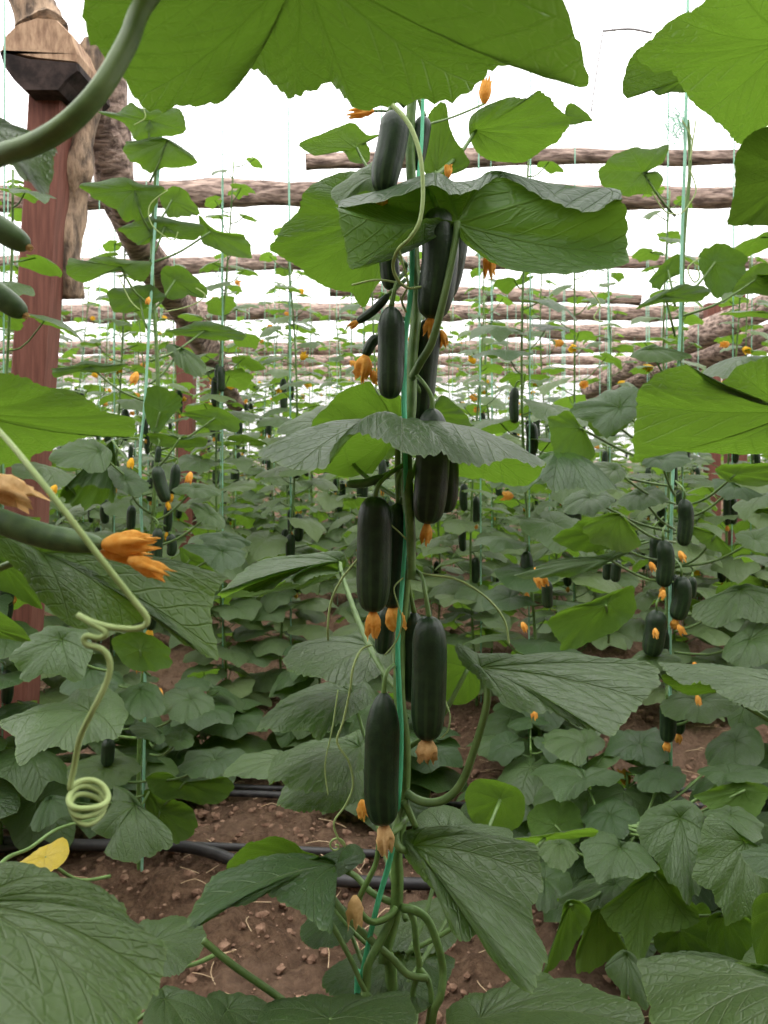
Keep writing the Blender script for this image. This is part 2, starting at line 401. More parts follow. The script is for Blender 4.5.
def flower(parent, px, py, Y, L, w, d, mat='blossom', name='blossom', flare=1.3):
    V, f = blossom_verts(at(px, py, Y), np.array(d, float), L*Y/F, w*Y/F, BR, flare=flare); b = MB(); b.add(V, f, mat); return put(b, name, parent)
def cord(parent, path, r, mat, name, n=None, seg=8, lobes=0):
    t = MB(); tube(t, [at(*p) for p in path], r, mat, seg, n, lobes=lobes); return put(t, name, parent)

def Z(Y, pts): return [(a, b, Y) for a, b in pts]

# ------------------------------------------------------------------ the setting: soil, roof film, end wall, logs, posts
rng = np.random.default_rng(3)
def ground_height(x, y):
    z = 0.035*np.cos((y-2.35)*2*PI/1.3)*np.clip((y-1.4)/0.6, 0, 1)
    z = z+0.018*np.sin(x*2.1+y*1.3)+0.012*np.sin(x*5.3-y*4.1)+0.008*np.sin(x*11.7+y*9.3)
    return z
def build_ground():
    mb = MB()
    xs = np.linspace(-3.2, 3.2, 260); ys = np.linspace(-0.5, 6.5, 290)
    X, Yg = np.meshgrid(xs, ys); Zg = ground_height(X, Yg)
    r = np.random.default_rng(8)
    n1 = r.random((290, 260)); n1 = (n1+np.roll(n1, 1, 0)+np.roll(n1, 1, 1)+np.roll(n1, -1, 0))/4
    edge = np.clip(np.minimum(np.minimum(3.2-np.abs(X), 6.5-Yg), Yg+0.5)/0.3, 0, 1)
    Zg = (Zg+(n1-0.5)*0.075)*edge
    V = np.stack([X, Yg, Zg], -1).reshape(-1, 3)
    f = [(i*260+j, i*260+j+1, (i+1)*260+j+1, (i+1)*260+j) for i in range(289) for j in range(259)]
    mb.add(V, f, 'soil')
    a, b, c, d = -3.2, 3.2, -0.5, 6.5; A, B, Cc, D = -16, 16, -6, 30
    for q in ([(A, Cc), (B, Cc), (B, c), (A, c)], [(A, d), (B, d), (B, D), (A, D)], [(A, c), (a, c), (a, d), (A, d)], [(b, c), (B, c), (B, d), (b, d)]):
        mb.add(np.array([(x, y, 0) for x, y in q]), [(0, 1, 2, 3)], 'soil')
    o = put(mb, 'ground'); tag(o, kind='structure'); return o
build_ground()

def sheet(name, quad, nu, nv, amp):
    r = np.random.default_rng(21); q = np.array(quad, float)
    u, v = np.meshgrid(np.linspace(0, 1, nu), np.linspace(0, 1, nv))
    P = (q[0]*(1-u[..., None])+q[1]*u[..., None])*(1-v[..., None])+(q[3]*(1-u[..., None])+q[2]*u[..., None])*v[..., None]
    N = np.cross(q[1]-q[0], q[3]-q[0]); N /= np.linalg.norm(N)
    P = P+N*(amp*(np.sin(u*37+v*5)+np.sin(v*29+3*u))/2)[..., None]
    mb = MB(); mb.add(P.reshape(-1, 3), [(i*nu+j, i*nu+j+1, (i+1)*nu+j+1, (i+1)*nu+j) for i in range(nv-1) for j in range(nu-1)], 'film')
    return tag(put(mb, name), kind='structure')
ROOF = 3.02
def light_block_wall():  # unseen wall added behind the camera to block light from that side
    M['light_block'] = simple('light_block_brown', (0.09, 0.06, 0.042), (0.16, 0.11, 0.08), 5, 0.95, 0.1, 0.02, detail=8)
    x0, x1, y0, y1, h = -14, 14, -1.15, -0.85, ROOF-.02; n = 60; mb = MB(); xs = np.linspace(x0, x1, n); zs = np.linspace(-.05, h, 14)
    for y, sg in ((y1, 1), (y0, -1)):
        X, Zz = np.meshgrid(xs, zs); Y = y+0.02*np.sin(X*3.1+Zz*2)+0.015*np.sin(X*7.7-Zz*5)
        f = [(i*n+j, i*n+j+1, (i+1)*n+j+1, (i+1)*n+j) for i in range(13) for j in range(n-1)]
        mb.add(np.stack([X, Y, Zz], -1).reshape(-1, 3), f if sg < 0 else [q[::-1] for q in f], 'light_block')
    tag(put(mb, 'wall_light_block'), kind='structure')
light_block_wall()
sheet('ceiling', [(-14, -4, ROOF), (14, -4, ROOF), (14, 25, ROOF), (-14, 25, ROOF)], 90, 90, 0.03)
sheet('wall_back', [(-14, 25, 0.0), (14, 25, 0.0), (14, 25, ROOF), (-14, 25, ROOF)], 60, 10, 0.03)

def log(name, pts, r, label, cat, mat='bark', group=None, seg=18, n=None, rough=0.17, cut=None):
    pts = [np.asarray(p, float) for p in pts]; mb = MB()
    tube(mb, pts, r, mat, seg, n, rough=rough, rng=rng)
    o0 = pts[0]; o = put(mb, name, None, o0); tag(o, label, cat, group); return o

LH = 2.80   # height of the cross logs
def roof_log(y, px0, px1, rpx, label, tilt=0.0, r2=None):
    Y = (LH-CH)*F/(HY-y); x0, x1 = (px0-384)*Y/F, (px1-384)*Y/F
    k = max(5, int((x1-x0)/0.7)+1); pts = []
    for i, x in enumerate(np.linspace(x0, x1, k)):
        pts.append((x, Y+rng.uniform(-.03, .03), LH+tilt*(x-x0)/(x1-x0)*Y/F+rng.uniform(-.022, .022)))
    r = rpx*Y/F
    return log('roof_log', pts, [r, r*1.1, r*0.95, (r2 or rpx*0.8)*Y/F], label, 'roof log', 'bark', 'logs laid across under the roof film', n=k*9)
roof_log(161, 306, 780, 8, 'thin bark-covered roof log starting mid-span, nearest of the overhead logs', 8)
roof_log(196, -60, 840, 12, 'long grey roof log crossing the whole greenhouse, second nearest overhead')
roof_log(264, -60, 840, 7, 'grey-brown roof log third from the front, crossing behind the tall vine')
roof_log(288, 330, 640, 7, 'short roof log of lighter wood just behind the third cross log', -10)
roof_log(312, -60, 840, 8, 'thick tan roof log with peeling bark, fourth full-width log')
roof_log(330, 470, 860, 7, 'reddish roof log running to the side beams, behind the thick tan one', -6)
roof_log(348, -80, 840, 6, 'brown roof log fifth of the full-width ones')
roof_log(361, -80, 840, 5, 'slim roof log sixth of the full-width ones')
roof_log(371, -90, 850, 4.5, 'far slim roof log seventh of the full-width ones')
roof_log(379, -90, 850, 4, 'farthest visible roof log close to the back wall')

# posts
def post(name, pxb, pxt, Y, wpx, ztop, label, mat='post'):
    x0 = (pxb-384)*Y/F; x1 = (pxt-384)*Y/F; h = wpx*Y/F/2; mb = MB(); n = 14; c = 0.10*h
    prof = np.array([(-h+c, -h), (h-c, -h), (h, -h+c), (h, h-c), (h-c, h), (-h+c, h), (-h, h-c), (-h, -h+c)])
    V = []
    for i in range(n):
        t = i/(n-1); z = -0.05+t*(ztop+0.05); x = x0+(x1-x0)*t+0.003*math.sin(t*9)
        V += [(x+p[0]*(1+0.01*math.sin(t*23)), Y+p[1], z) for p in prof]
    f = [(i*8+j, i*8+(j+1) % 8, (i+1)*8+(j+1) % 8, (i+1)*8+j) for i in range(n-1) for j in range(8)]+[tuple(range(8))[::-1], tuple((n-1)*8+j for j in range(8))]
    mb.add(np.array(V), f, mat); o = put(mb, name, None, (x0, Y, 0), smooth=False); return tag(o, label, 'post')
YP = 2.85
ztop = CH-(88-HY)*YP/F
post('timber_post', 10, 52, YP, 33, ztop, 'red-brown squared timber post carrying a rounded log block, close on the left')
post('timber_post', 186, 186, 8.2, 17, 2.74, 'red-brown post behind the twined vine at left')
post('timber_post', 737, 733, 7.0, 17, 2.74, 'red-brown post among leaves near the right-hand side')
post('timber_post', 712, 712, 9.5, 13, 2.74, 'thinner red-brown post standing farther back at right')
post('timber_post', 205, 205, 13, 9, 2.74, 'small distant red-brown post in the left background')

# rounded saddle block on the post
def saddle():
    t = thing('log_saddle', at(40, 80, YP), 'rounded log block with pale sawn face and charred underside, on top of the post', 'log block')
    up = [(1, 56), (6, 38), (18, 26), (38, 19), (58, 21), (73, 36), (80, 56), (79, 64)]
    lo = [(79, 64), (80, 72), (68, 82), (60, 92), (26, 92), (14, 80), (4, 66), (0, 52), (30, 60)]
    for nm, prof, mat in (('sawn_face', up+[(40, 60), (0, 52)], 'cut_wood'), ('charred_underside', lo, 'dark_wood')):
        fr = np.array([at(x, y, YP-0.13) for x, y in prof]); c = fr.mean(0)
        bev = c+(fr-c)*0.96+np.array([0, -0.012, 0]); bk = fr+np.array([0, 0.30, 0]); k = len(fr)
        V = np.concatenate([bev, fr, bk]); f = [tuple(range(k))]+[tuple(2*k+j for j in range(k))[::-1]]
        for a in (0, 1): f += [(a*k+(j+1) % k, a*k+j, (a+1)*k+j, (a+1)*k+(j+1) % k) for j in range(k)]
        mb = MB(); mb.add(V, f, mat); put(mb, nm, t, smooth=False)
saddle()
log('forked_branch', [at(42, 30, YP), at(34, 10, YP+.02), at(16, -30, YP+.05), at(-6, -80, YP+.1)], [.085, .075, .07, .06], 'gnarled branch rising from the rounded block out of the top', 'branch', 'bark_tan')
log('hanging_log', [at(95, 44, YP+.1), at(90, 80, YP+.08), at(86, 120, YP+.1), at(77, 165, YP+.07), at(74, 205, YP+.1), at(68, 250, YP+.08), at(71, 299, YP+.1)], [.046, .052, .048, .052, .045, .047, .046], 'log with peeling tan bark hanging beside the red-brown post', 'log', 'bark_tan', rough=0.2)
log('leaning_prop', [at(98, 60, YP+.2), at(110, 135, 3.15), at(124, 215, 3.4), at(160, 275, 3.9), at(205, 345, 4.6), at(236, 404, 5.2)], [.075, .08, .075, .07, .07, .06], 'crooked grey log slanting down behind the hanging log', 'log', 'bark', rough=0.22)
log('slanting_beam', [at(586, 392, 7.2), at(640, 362, 6.8), at(700, 336, 6.4), at(790, 296, 6.0)], [.08, .085, .10, .10], 'upper of two stout slanting beams at the right-hand edge', 'beam', 'bark', rough=0.12)
log('slanting_beam', [at(575, 406, 7.6), at(650, 378, 7.0), at(720, 352, 6.6), at(800, 322, 6.2)], [.07, .08, .085, .08], 'lower of two stout slanting beams at the right-hand edge', 'beam', 'bark', rough=0.12)

# drip hoses on the soil
def hose(pts, r, label):
    P = [(x, y, ground_height(np.array(x), np.array(y))+r*1.0+dz) for x, y, dz in pts]
    mb = MB(); tube(mb, P, r, 'hose', 8, len(pts)*9); return tag(put(mb, 'drip_hose', None, P[0]), label, 'hose')
hose([(-3, 2.42, .02), (-1.6, 2.38, .025), (-.9, 2.33, .03), (-.55, 2.26, .03), (-.25, 2.17, .025), (.3, 2.2, .02), (1.2, 2.25, .02), (3, 2.3, .02)], .016, 'thick black drip hose along the nearer planted strip')
hose([(-3, 2.25, .02), (-1.4, 2.30, .02), (-.85, 2.36, .02), (-.5, 2.30, .02), (.4, 2.32, .02), (1.5, 2.4, .02), (3, 2.42, .02)], .011, 'thinner black drip hose lying beside the thick near one')
hose([(-3, 2.80, .02), (-1.2, 2.76, .02), (-.5, 2.78, .02), (.5, 2.74, .02), (3, 2.8, .02)], .012, 'black drip hose across the soil behind the near strip')
hose([(-3, 2.95, .02), (-1.0, 2.85, .02), (-.4, 2.88, .02), (.6, 2.9, .02), (3, 2.9, .02)], .010, 'thin black drip hose farthest back of the four on the soil')

# soil clods
def clods():
    mb = MB(); r = np.random.default_rng(17)
    ico = np.array([(0, 0, 1), (.89, 0, .45), (.28, .85, .45), (-.72, .53, .45), (-.72, -.53, .45), (.28, -.85, .45), (.72, .53, -.45), (-.28, .85, -.45), (-.89, 0, -.45), (-.28, -.85, -.45), (.72, -.53, -.45), (0, 0, -1)])
    fi = [(0, 1, 2), (0, 2, 3), (0, 3, 4), (0, 4, 5), (0, 5, 1), (1, 6, 2), (2, 7, 3), (3, 8, 4), (4, 9, 5), (5, 10, 1), (6, 7, 2), (7, 8, 3), (8, 9, 4), (9, 10, 5), (10, 6, 1), (11, 7, 6), (11, 8, 7), (11, 9, 8), (11, 10, 9), (11, 6, 10)]
    for _ in range(9000):
        y = r.uniform(1.3, 4.2); x = r.uniform(-.62, .62)*y
        s = 0.0035+0.015*r.random()**4
        z = ground_height(np.array(x), np.array(y))
        mb.add(ico*s*r.uniform(.7, 1.2, (12, 1))*[1, 1, .75]+[x, y, z+s*.3], fi, 'clod')
    return tag(put(mb, 'soil_clods', smooth=False), 'loose crumbs of brown soil strewn over the ground between the rows', 'soil clods', kind='stuff')
clods()
def straw():
    mb = MB(); r = np.random.default_rng(23)
    for _ in range(420):
        y = r.uniform(1.35, 4.0); x = r.uniform(-.6, .6)*y; a = r.uniform(0, PI); L = r.uniform(.015, .06); d = np.array([math.cos(a), math.sin(a), 0])*L
        z = float(ground_height(np.array(x), np.array(y)))+.012
        tube(mb, [np.array([x, y, z])-d, np.array([x, y, z+r.uniform(0, .012)])+r.normal(0, .006, 3)*[1, 1, .3], np.array([x, y, z])+d], .0013, 'straw', 4, 5, caps=False)
    return tag(put(mb, 'dry_straw'), 'scattered bits of dry stalk and straw lying on the soil', 'straw', kind='stuff')
straw()

# ------------------------------------------------------------------ traced leaves, plants at the front
def TL(parent, c, pts, face='top', gx=0.0, gy=0.0, tip=None, **kw):
    cx, cy, Y = c; out = []
    for p in pts:
        if len(p) == 2: out.append((p[0], p[1], Y+gx*(p[0]-cx)+gy*(p[1]-cy)))
        else: out.append(p)
    if tip is None:   # the rim point farthest from the joint
        tip = int(np.argmax([np.hypot(p[0]-cx, p[1]-cy) for p in out]))
    o = traced_leaf(parent, c, out, face, tip, **kw)
    if parent.name in STEMS and 'petiole' not in kw: join(parent, *STEMS[parent.name], c)
    return o
STEMS = {}           # where the stems of the front vines stand
def join(parent, sx, sy, c):
    """petiole from the stem at (sx, sy) up to the leaf joint"""
    C = at(*c); a = np.array([sx, sy, max(.05, C[2]-.10)])
    if abs(C[1]-sy) > .33: a = C+np.array([.05, .16, -.12])
    m = (a+C)/2+np.array([0, -.01, -.015])
    mb = MB(); tube(mb, [a, m, C], [.0036, .0028], 'petiole', 6, 12, lobes=0); return put(mb, 'petiole', parent)

# ---- the tall vine in the middle
mainY = 1.0
mp = thing('cucumber_plant', (at(400, 980, 1.0)[0], 1.0, 0.0), 'tall cucumber vine in front, hung with large dark cucumbers from top to bottom', 'cucumber plant')
STEMS[mp.name] = (float(at(406, 0, 1.0)[0]), 1.01)
def main_stem():
    x0 = at(400, 0, 1.0)
    P = [np.array([x0[0]+.01, 1.0, -0.02]), np.array([x0[0]-.005, 1.0, .25])]
    P += [at(*p) for p in ((392, 985, 1.0), (384, 958, 1.0), (395, 911, 1.0), (397, 878, 1.0), (396, 852, 1.0), (400, 822, 1.0), (404, 780, 1.0), (404, 740, 1.0), (399, 695, 1.0), (400, 640, 1.01), (404, 590, 1.01), (409, 540, 1.0), (407, 490, 1.0), (407, 450, 1.0), (411, 405, 1.0), (412, 360, 1.01), (416, 310, 1.02), (414, 255, 1.03), (412, 200, 1.04), (410, 150, 1.04), (412, 100, 1.04), (424, 30, 1.04), (426, -60, 1.05), (428, -160, 1.06))]
    mb = MB(); tube(mb, P, [.007, .0075, .0075, .007, .0065, .0065, .006, .0055], 'stem', 10, 200, lobes=5)
    put(mb, 'stem', mp)
main_stem()
twp = [(357, 1015, .995), (362, 975, .985), (376, 910, .985), (392, 850, .985), (399, 790, .988), (401, 735, .99), (399, 690, .985), (398, 640, .985), (403, 575, .985), (406, 520, .985), (405, 440, .985), (404, 395, .985), (405, 340, .985), (411, 290, .985), (414, 220, 1.0), (421, 150, 1.02), (423, 100, 1.03), (428, -100, 1.05), (433, -560, 1.06)]
P = [np.array([at(355, 0, 1.0)[0], 1.0, 0.0])]+[at(*p) for p in twp]
mb = MB(); tube(mb, P, [.0032, .0050, .0048, .0036, .0050, .0034, .0028], 'twine', 8, 160, flat=0.4)
tag(put(mb, 'twine', None, P[0]), 'bright green flat twine wound with the tall vine in front', 'twine')

# petioles and pruned shoots low on the vine
cord(mp, [(395, 908, 1.0), (383, 935, .985), (368, 964, .97), (366, 985, .97), (362, 1010, .96), (350, 1080, .95)], [.0055, .005, .0045], 'stem', 'side_shoot', lobes=5)
cord(mp, [(403, 908, .995), (415, 910, .98), (428, 920, .975), (438, 945, .97), (443, 970, .97), (441, 995, .96), (433, 1018, .96), (430, 1090, .96)], [.0052, .0048, .0045], 'stem', 'side_shoot', lobes=5)
cord(mp, [(409, 909, .99), (414, 922, .985), (416, 945, .98), (419, 968, .98), (413, 990, .98), (411, 1020, .98), (408, 1090, .98)], [.0042, .0038, .0035], 'stem', 'side_shoot', lobes=5)
cord(mp, [(419, 968, .98), (428, 980, .975), (431, 1000, .97), (427, 1030, .97)], [.0038, .0035], 'stem', 'side_shoot')
cord(mp, [(396, 908, .99), (388, 917, .98), (374, 922, .975), (363, 915, .97), (359, 900, .97), (368, 880, .965), (376, 862, .965), (379, 838, .97)], [.0042, .0036, .003], 'stem', 'side_shoot', lobes=5)
cord(mp, [(326, 888, 1.02), (345, 914, 1.0), (368, 937, .985), (392, 958, .98), (408, 974, .975), (428, 978, .97)], [.0045, .0042], 'petiole', 'side_shoot', lobes=5)
cord(mp, [(315, 897, .98), (335, 930, .97), (352, 962, .965), (362, 985, .965), (372, 1000, .97)], [.0036, .003], 'petiole', 'side_shoot')
cord(mp, [(203, 940, .90), (232, 964, .9), (262, 985, .91), (285, 1002, .92), (330, 1040, .95)], [.0038, .004, .004], 'petiole', 'side_shoot', lobes=5)
cord(mp, [(407, 470, .992), (408, 500, .985), (410, 530, .98), (411, 560, .978), (411, 579, .978)], [.0065, .0062, .0058, .0054], 'stem', 'side_shoot', lobes=5)
cord(mp, [(404, 800, .99), (416, 828, .985)], [.005, .004], 'stem', 'side_shoot')
cord(mp, [(405, 818, 1.0), (398, 828, .975), (390, 834, .96)], [.005, .004], 'stem', 'side_shoot')

# cucumbers, top to bottom
def dup_small(*a, **k): return cucumber(mp, *a, **k)
cucumber(mp, [(389, 112), (394, 126), (391, 148), (386, 170), (383, 194)], 30, 1.0, stalk=[(404, 106, 1.02), (396, 100, 1.0)], neck=.8, blossom=12)
cucumber(mp, [(424, 116), (420, 140), (414, 170)], 18, 1.05, stalk=[(418, 96, 1.05)])
cucumber(mp, [(437, 208), (440, 250), (437, 285), (431, 319)], 37, .985, stalk=[(418, 178, 1.02), (430, 192, 1.0)], neck=.85, blossom=13, bl_len=16)
cucumber(mp, [(458, 212), (454, 250), (444, 300)], 26, 1.06, stalk=[(420, 190, 1.04)])
cucumber(mp, [(388, 238), (389, 262), (392, 290)], 20, 1.05, stalk=[(411, 222, 1.04)])
cucumber(mp, [(391, 306), (391, 350), (390, 399)], 27, .965, stalk=[(405, 272, 1.0), (396, 284, .97)], neck=.6)
cucumber(mp, [(430, 318), (424, 365), (419, 420)], 27, 1.03, stalk=[(414, 305, 1.03)])
cucumber(mp, [(432, 408), (432, 470), (427, 524)], 34, .975, stalk=[(413, 372, 1.0), (424, 384, .98), (431, 396, .975)], blossom=12, bl_len=20, bl_mat='blossom')
cucumber(mp, [(441, 425), (446, 470), (445, 513)], 25, 1.04, stalk=[(416, 385, 1.01)])
cucumber(mp, [(375, 496), (374, 550), (373, 612)], 35, .955, stalk=[(404, 465, 1.0), (391, 473, .97), (379, 484, .955)], blossom=16, bl_len=24, bl_mat='blossom', neck=.82)
cucumber(mp, [(398, 503), (395, 555), (391, 608)], 28, 1.01, stalk=[(405, 468, 1.01), (398, 480, 1.01)], blossom=20, bl_len=22, bl_dir=(.35, -.2, -1), neck=.7)
cucumber(mp, [(388, 606), (385, 630), (383, 654)], 19, 1.06, stalk=[(400, 585, 1.03)])
cucumber(mp, [(429, 616), (429, 675), (427, 740)], 35, .95, stalk=[(412, 568, 1.0), (421, 575, .97), (425, 592, .955)], blossom=22, bl_len=22, bl_mat='blossom_pale', neck=.8)
cucumber(mp, [(414, 612), (411, 650), (411, 702)], 24, 1.02, stalk=[(408, 580, 1.01)])
cucumber(mp, [(384, 692), (382, 740), (381, 790), (384, 824)], 35, .955, stalk=[(399, 664, 1.0), (390, 668, .97), (385, 678, .957)], blossom=18, bl_len=26, bl_mat='blossom_pale', bl_dir=(.08, -.2, -1), neck=.5)
cucumber(mp, [(389, 294), (374, 310), (357, 322)], 9, .97, stalk=[(405, 280, 1.0)], blossom=7, bl_len=10)
cucumber(mp, [(384, 476), (365, 483), (346, 484)], 9, .98, stalk=[(404, 464, 1.0)], mat='young', name='young_cucumber')
cucumber(mp, [(378, 336), (371, 344), (365, 356)], 11, 1.05, stalk=[(405, 318, 1.02)], blossom=18, bl_len=24, bl_mat='blossom', bl_dir=(-.2, -.1, -1), name='young_cucumber')
flower(mp, 372, 371, 1.05, 12, 10, (.5, 0, -1)); flower(mp, 488, 252, 1.05, 22, 13, (0.05, 0, -1)); cord(mp, [(412, 128, 1.04), (450, 118, 1.1), (484, 104, 1.15)], .0016, 'stem', 'flower_stalk'); flower(mp, 484, 104, 1.15, 24, 12, (.1, 0, 1)); flower(mp, 448, 178, 1.05, 12, 8, (0, 0, 1))
cord(mp, [(412, 122, 1.04), (390, 112, 1.04), (374, 111, 1.04)], .0016, 'stem', 'flower_stalk'); flower(mp, 374, 111, 1.04, 24, 10, (-1, 0, -.1)); flower(mp, 441, 330, 1.03, 16, 10, (.2, 0, -1))
flower(mp, 355, 896, .965, 26, 17, (0, -.1, -1), 'blossom_pale'); flower(mp, 268, 870, .985, 16, 9, (1, 0, .15)); flower(mp, 362, 800, 1.05, 16, 12, (.1, 0, -1)); flower(mp, 430, 650, 1.05, 8, 6, (0, 0, -1))

# leaves of the tall vine
TL(mp, (400, 425, .99), [(545, 466, 1.0), (535, 468, .95), (511, 458, .92), (487, 463, .88), (470, 466, .87), (453, 464, .87), (443, 454, .86), (426, 457, .85), (402, 452, .85), (384, 441, .87), (365, 434, .90), (345, 438, .90), (331, 452, .88), (326, 468, .87), (294, 469, .9), (270, 461, .94), (259, 453, .98),
    (285, 464, 1.05), (320, 474, 1.1), (370, 474, 1.13), (400, 440, 1.08), (440, 470, 1.13), (490, 482, 1.12), (527, 486, 1.06)], 'up', tip=5, bulge=.13, nr=26, na=150, puff=.016, wave=.008, serr=.007, jag=.003,
   petiole=[(409, 640, 1.01), (404, 560, 1.03), (399, 500, 1.03), (398, 455, 1.01)])
TL(mp, (457, 223, .97), [(629, 238, .93), (627, 262, .9), (597, 269, .89), (559, 273, .89), (510, 272, .9), (487, 256, .92), (467, 239, .94), (455, 221, .965), (430, 218, .95), (405, 233, .93), (382, 251, .92), (351, 270, .9), (346, 245, .91), (338, 211, .92),
    (341, 206, .94, 352, 199, .99), (385, 201, .94, 388, 189, .99), (432, 186, .95, 434, 173, 1.0), (453, 194, .95, 455, 181, 1.0), (478, 189, .96, 476, 179, 1.0), (500, 176, 1.0, 488, 172, 1.0), (530, 188, .97, 512, 174, 1.0), (560, 203, .95, 550, 182, .99), (592, 215, .93, 590, 188, .97), (615, 200, .93, 606, 191, .96), (627, 206, .93)],
   'under', tip=0, bulge=.10, nr=26, na=150, puff=.03, petiole=[(412, 378, 1.0), (421, 362, .985), (433, 340, .97), (446, 290, .96), (456, 240, .965)], prad=.0042)
TL(mp, (385, 212, 1.13), [(271, 248), (280, 232), (296, 213), (301, 195), (320, 181), (352, 171), (388, 176), (404, 205), (400, 240), (387, 270), (372, 292), (362, 307), (350, 293), (328, 288), (305, 272), (288, 261)], 'under', gx=.0006, gy=.0006, bulge=.12)
TL(mp, (378, 176, 1.05), [(331, 194), (350, 177), (371, 163), (384, 160), (395, 172), (392, 190), (375, 192), (361, 193), (341, 204)], 'top', gy=-.002, bulge=.15, nr=12, na=80)
TL(mp, (399, 430, 1.16), [(311, 430), (328, 404), (352, 387), (370, 382), (379, 396), (392, 388), (402, 402), (407, 425), (402, 450), (370, 462), (335, 452)], 'under', gy=.0004, bulge=.12)
TL(mp, (322, 424, 1.2), [(277, 431), (294, 419), (323, 407), (334, 420), (318, 433), (294, 437)], 'top', gy=-.004, bulge=.15, nr=10, na=70)
TL(mp, (428, 412, 1.12), [(440, 396), (455, 404), (467, 416), (471, 433), (450, 440), (428, 428)], 'under', gy=.0006, bulge=.1, nr=10, na=70)
TL(mp, (436, 172, 1.1), [(428, 117), (437, 104), (445, 103), (449, 121), (454, 138), (463, 150), (469, 164), (453, 174), (426, 174), (422, 141)], 'under', bulge=.1, nr=12, na=80)
TL(mp, (476, 130, 1.16), [(469, 122), (477, 111), (494, 102), (512, 97), (528, 97), (539, 91), (553, 102), (566, 115), (568, 126), (559, 140), (542, 151), (523, 161), (505, 162), (487, 159), (473, 147)], 'under', gx=-.0004, gy=.001, bulge=.10, petiole=[(414, 190, 1.04), (440, 172, 1.08), (463, 150, 1.13)], prad=.0026)
TL(mp, (566, 115, 1.17), [(566, 107), (575, 104), (592, 119), (585, 122), (567, 124)], 'under', bulge=.1, nr=8, na=50, petiole=None)
TL(mp, (356, 148, 1.2), [(300, 144), (318, 135), (338, 127), (352, 123), (361, 129), (368, 135), (383, 134), (367, 141), (370, 150), (368, 162), (352, 162), (343, 152), (328, 153), (313, 155)], 'under', gx=.001, bulge=.08, nr=12, na=90, petiole=[(412, 240, 1.04), (385, 190, 1.12), (366, 165, 1.18)], prad=.002)
TL(mp, (340, 562, 1.25), [(219, 594), (234, 579), (250, 567), (270, 561), (297, 556), (325, 555), (346, 558), (345, 570, 1.24, 341, 572, 1.26), (330, 574, 1.18, 322, 568, 1.24), (316, 578, 1.16, 305, 574, 1.19), (301, 585, 1.14, 290, 578, 1.17), (285, 582, 1.13), (270, 589, 1.13), (250, 594, 1.14), (235, 593, 1.16)], 'top', gx=.0005, gy=-.004, tip=0, bulge=.07, nr=20, na=120,
   petiole=[(399, 690, 1.0), (384, 672, 1.03), (370, 648, 1.08), (357, 618, 1.14), (346, 588, 1.2), (341, 572, 1.23)])
TL(mp, (322, 572, 1.27), [(219, 595), (250, 596), (275, 592), (300, 588), (320, 582), (340, 572), (335, 568), (290, 574), (250, 582)], 'under', gy=-.0015, gx=.0005, tip=0, bulge=.04, nr=10, na=80, petiole=None)
TL(mp, (378, 650, 1.2), [(284, 656), (300, 648), (320, 641), (338, 641), (352, 634), (372, 640), (389, 650), (392, 665), (379, 678), (352, 684), (325, 683), (300, 676), (286, 668)], 'top', gy=-.0055, bulge=.10)
TL(mp, (352, 694, 1.25), [(256, 728), (270, 716), (284, 700), (310, 690), (338, 684), (368, 688), (376, 700), (358, 714), (335, 728), (318, 737), (300, 733), (284, 732)], 'top', gy=-.005, bulge=.10)
TL(mp, (360, 748, 1.3), [(269, 780), (274, 760), (297, 750), (335, 744), (358, 735), (370, 745), (366, 765), (345, 785), (312, 792), (286, 789)], 'top', gy=-.005, bulge=.10)
TL(mp, (352, 770, 1.36), [(283, 810), (284, 789), (325, 772), (362, 765), (364, 790), (352, 806), (318, 812)], 'top', gy=-.004, bulge=.08)
TL(mp, (282, 760, 1.5), [(224, 776), (240, 758), (270, 750), (286, 756), (280, 778), (250, 778)], 'top', gy=-.004, bulge=.08, nr=12, na=80)
TL(mp, (412, 846, .98), [(404, 839), (420, 832), (440, 828), (467, 830), (492, 836), (515, 840), (535, 846), (541, 862), (543, 885), (533, 912), (535, 930), (544, 947), (544, 972), (535, 997), (510, 979), (488, 954), (480, 930), (464, 943), (450, 928), (443, 902), (426, 884), (412, 867), (403, 852)], 'top', gx=-.0003, gy=-.0012, tip=13, bulge=.10, nr=26, na=150, puff=.05, wave=.02,
   petiole=[(404, 800, 1.0), (397, 818, .985), (396, 840, .97), (402, 850, .965)], prad=.0042)
TL(mp, (445, 836, 1.12), [(415, 830), (425, 810), (452, 806), (470, 822), (490, 827), (512, 833), (505, 850), (470, 850), (430, 850)], 'top', gy=-.003, bulge=.1, nr=12)
TL(mp, (338, 866, 1.02), [(187, 925), (203, 897), (211, 880), (238, 868), (262, 861), (280, 862), (308, 867), (330, 857), (354, 846), (365, 860), (346, 873), (330, 884), (327, 905), (332, 933), (310, 921), (290, 905), (270, 898), (248, 908), (220, 914)], 'top', gx=.0003, gy=-.003, tip=0, bulge=.07, nr=22, na=130, petiole=[(397, 905, 1.0), (372, 893, 1.0), (355, 876, 1.01)])
TL(mp, (300, 858, 1.09), [(227, 869), (238, 852), (252, 842), (275, 837), (292, 842), (304, 851), (320, 858), (310, 867), (285, 864), (262, 862)], 'under', gy=.0005, bulge=.08, nr=12, na=90)
TL(mp, (345, 918, 1.08), [(302, 925), (325, 905), (345, 908), (356, 925), (345, 945), (318, 948), (304, 945)], 'top', gy=-.003, bulge=.08, nr=12, na=80)
TL(mp, (400, 955, 1.12), [(322, 986), (332, 970), (362, 947), (392, 949), (416, 962), (436, 958), (455, 960), (448, 980), (440, 1000), (412, 1016), (385, 1006), (365, 1008), (345, 1000), (332, 995)], 'top', gy=-.003, bulge=.06)
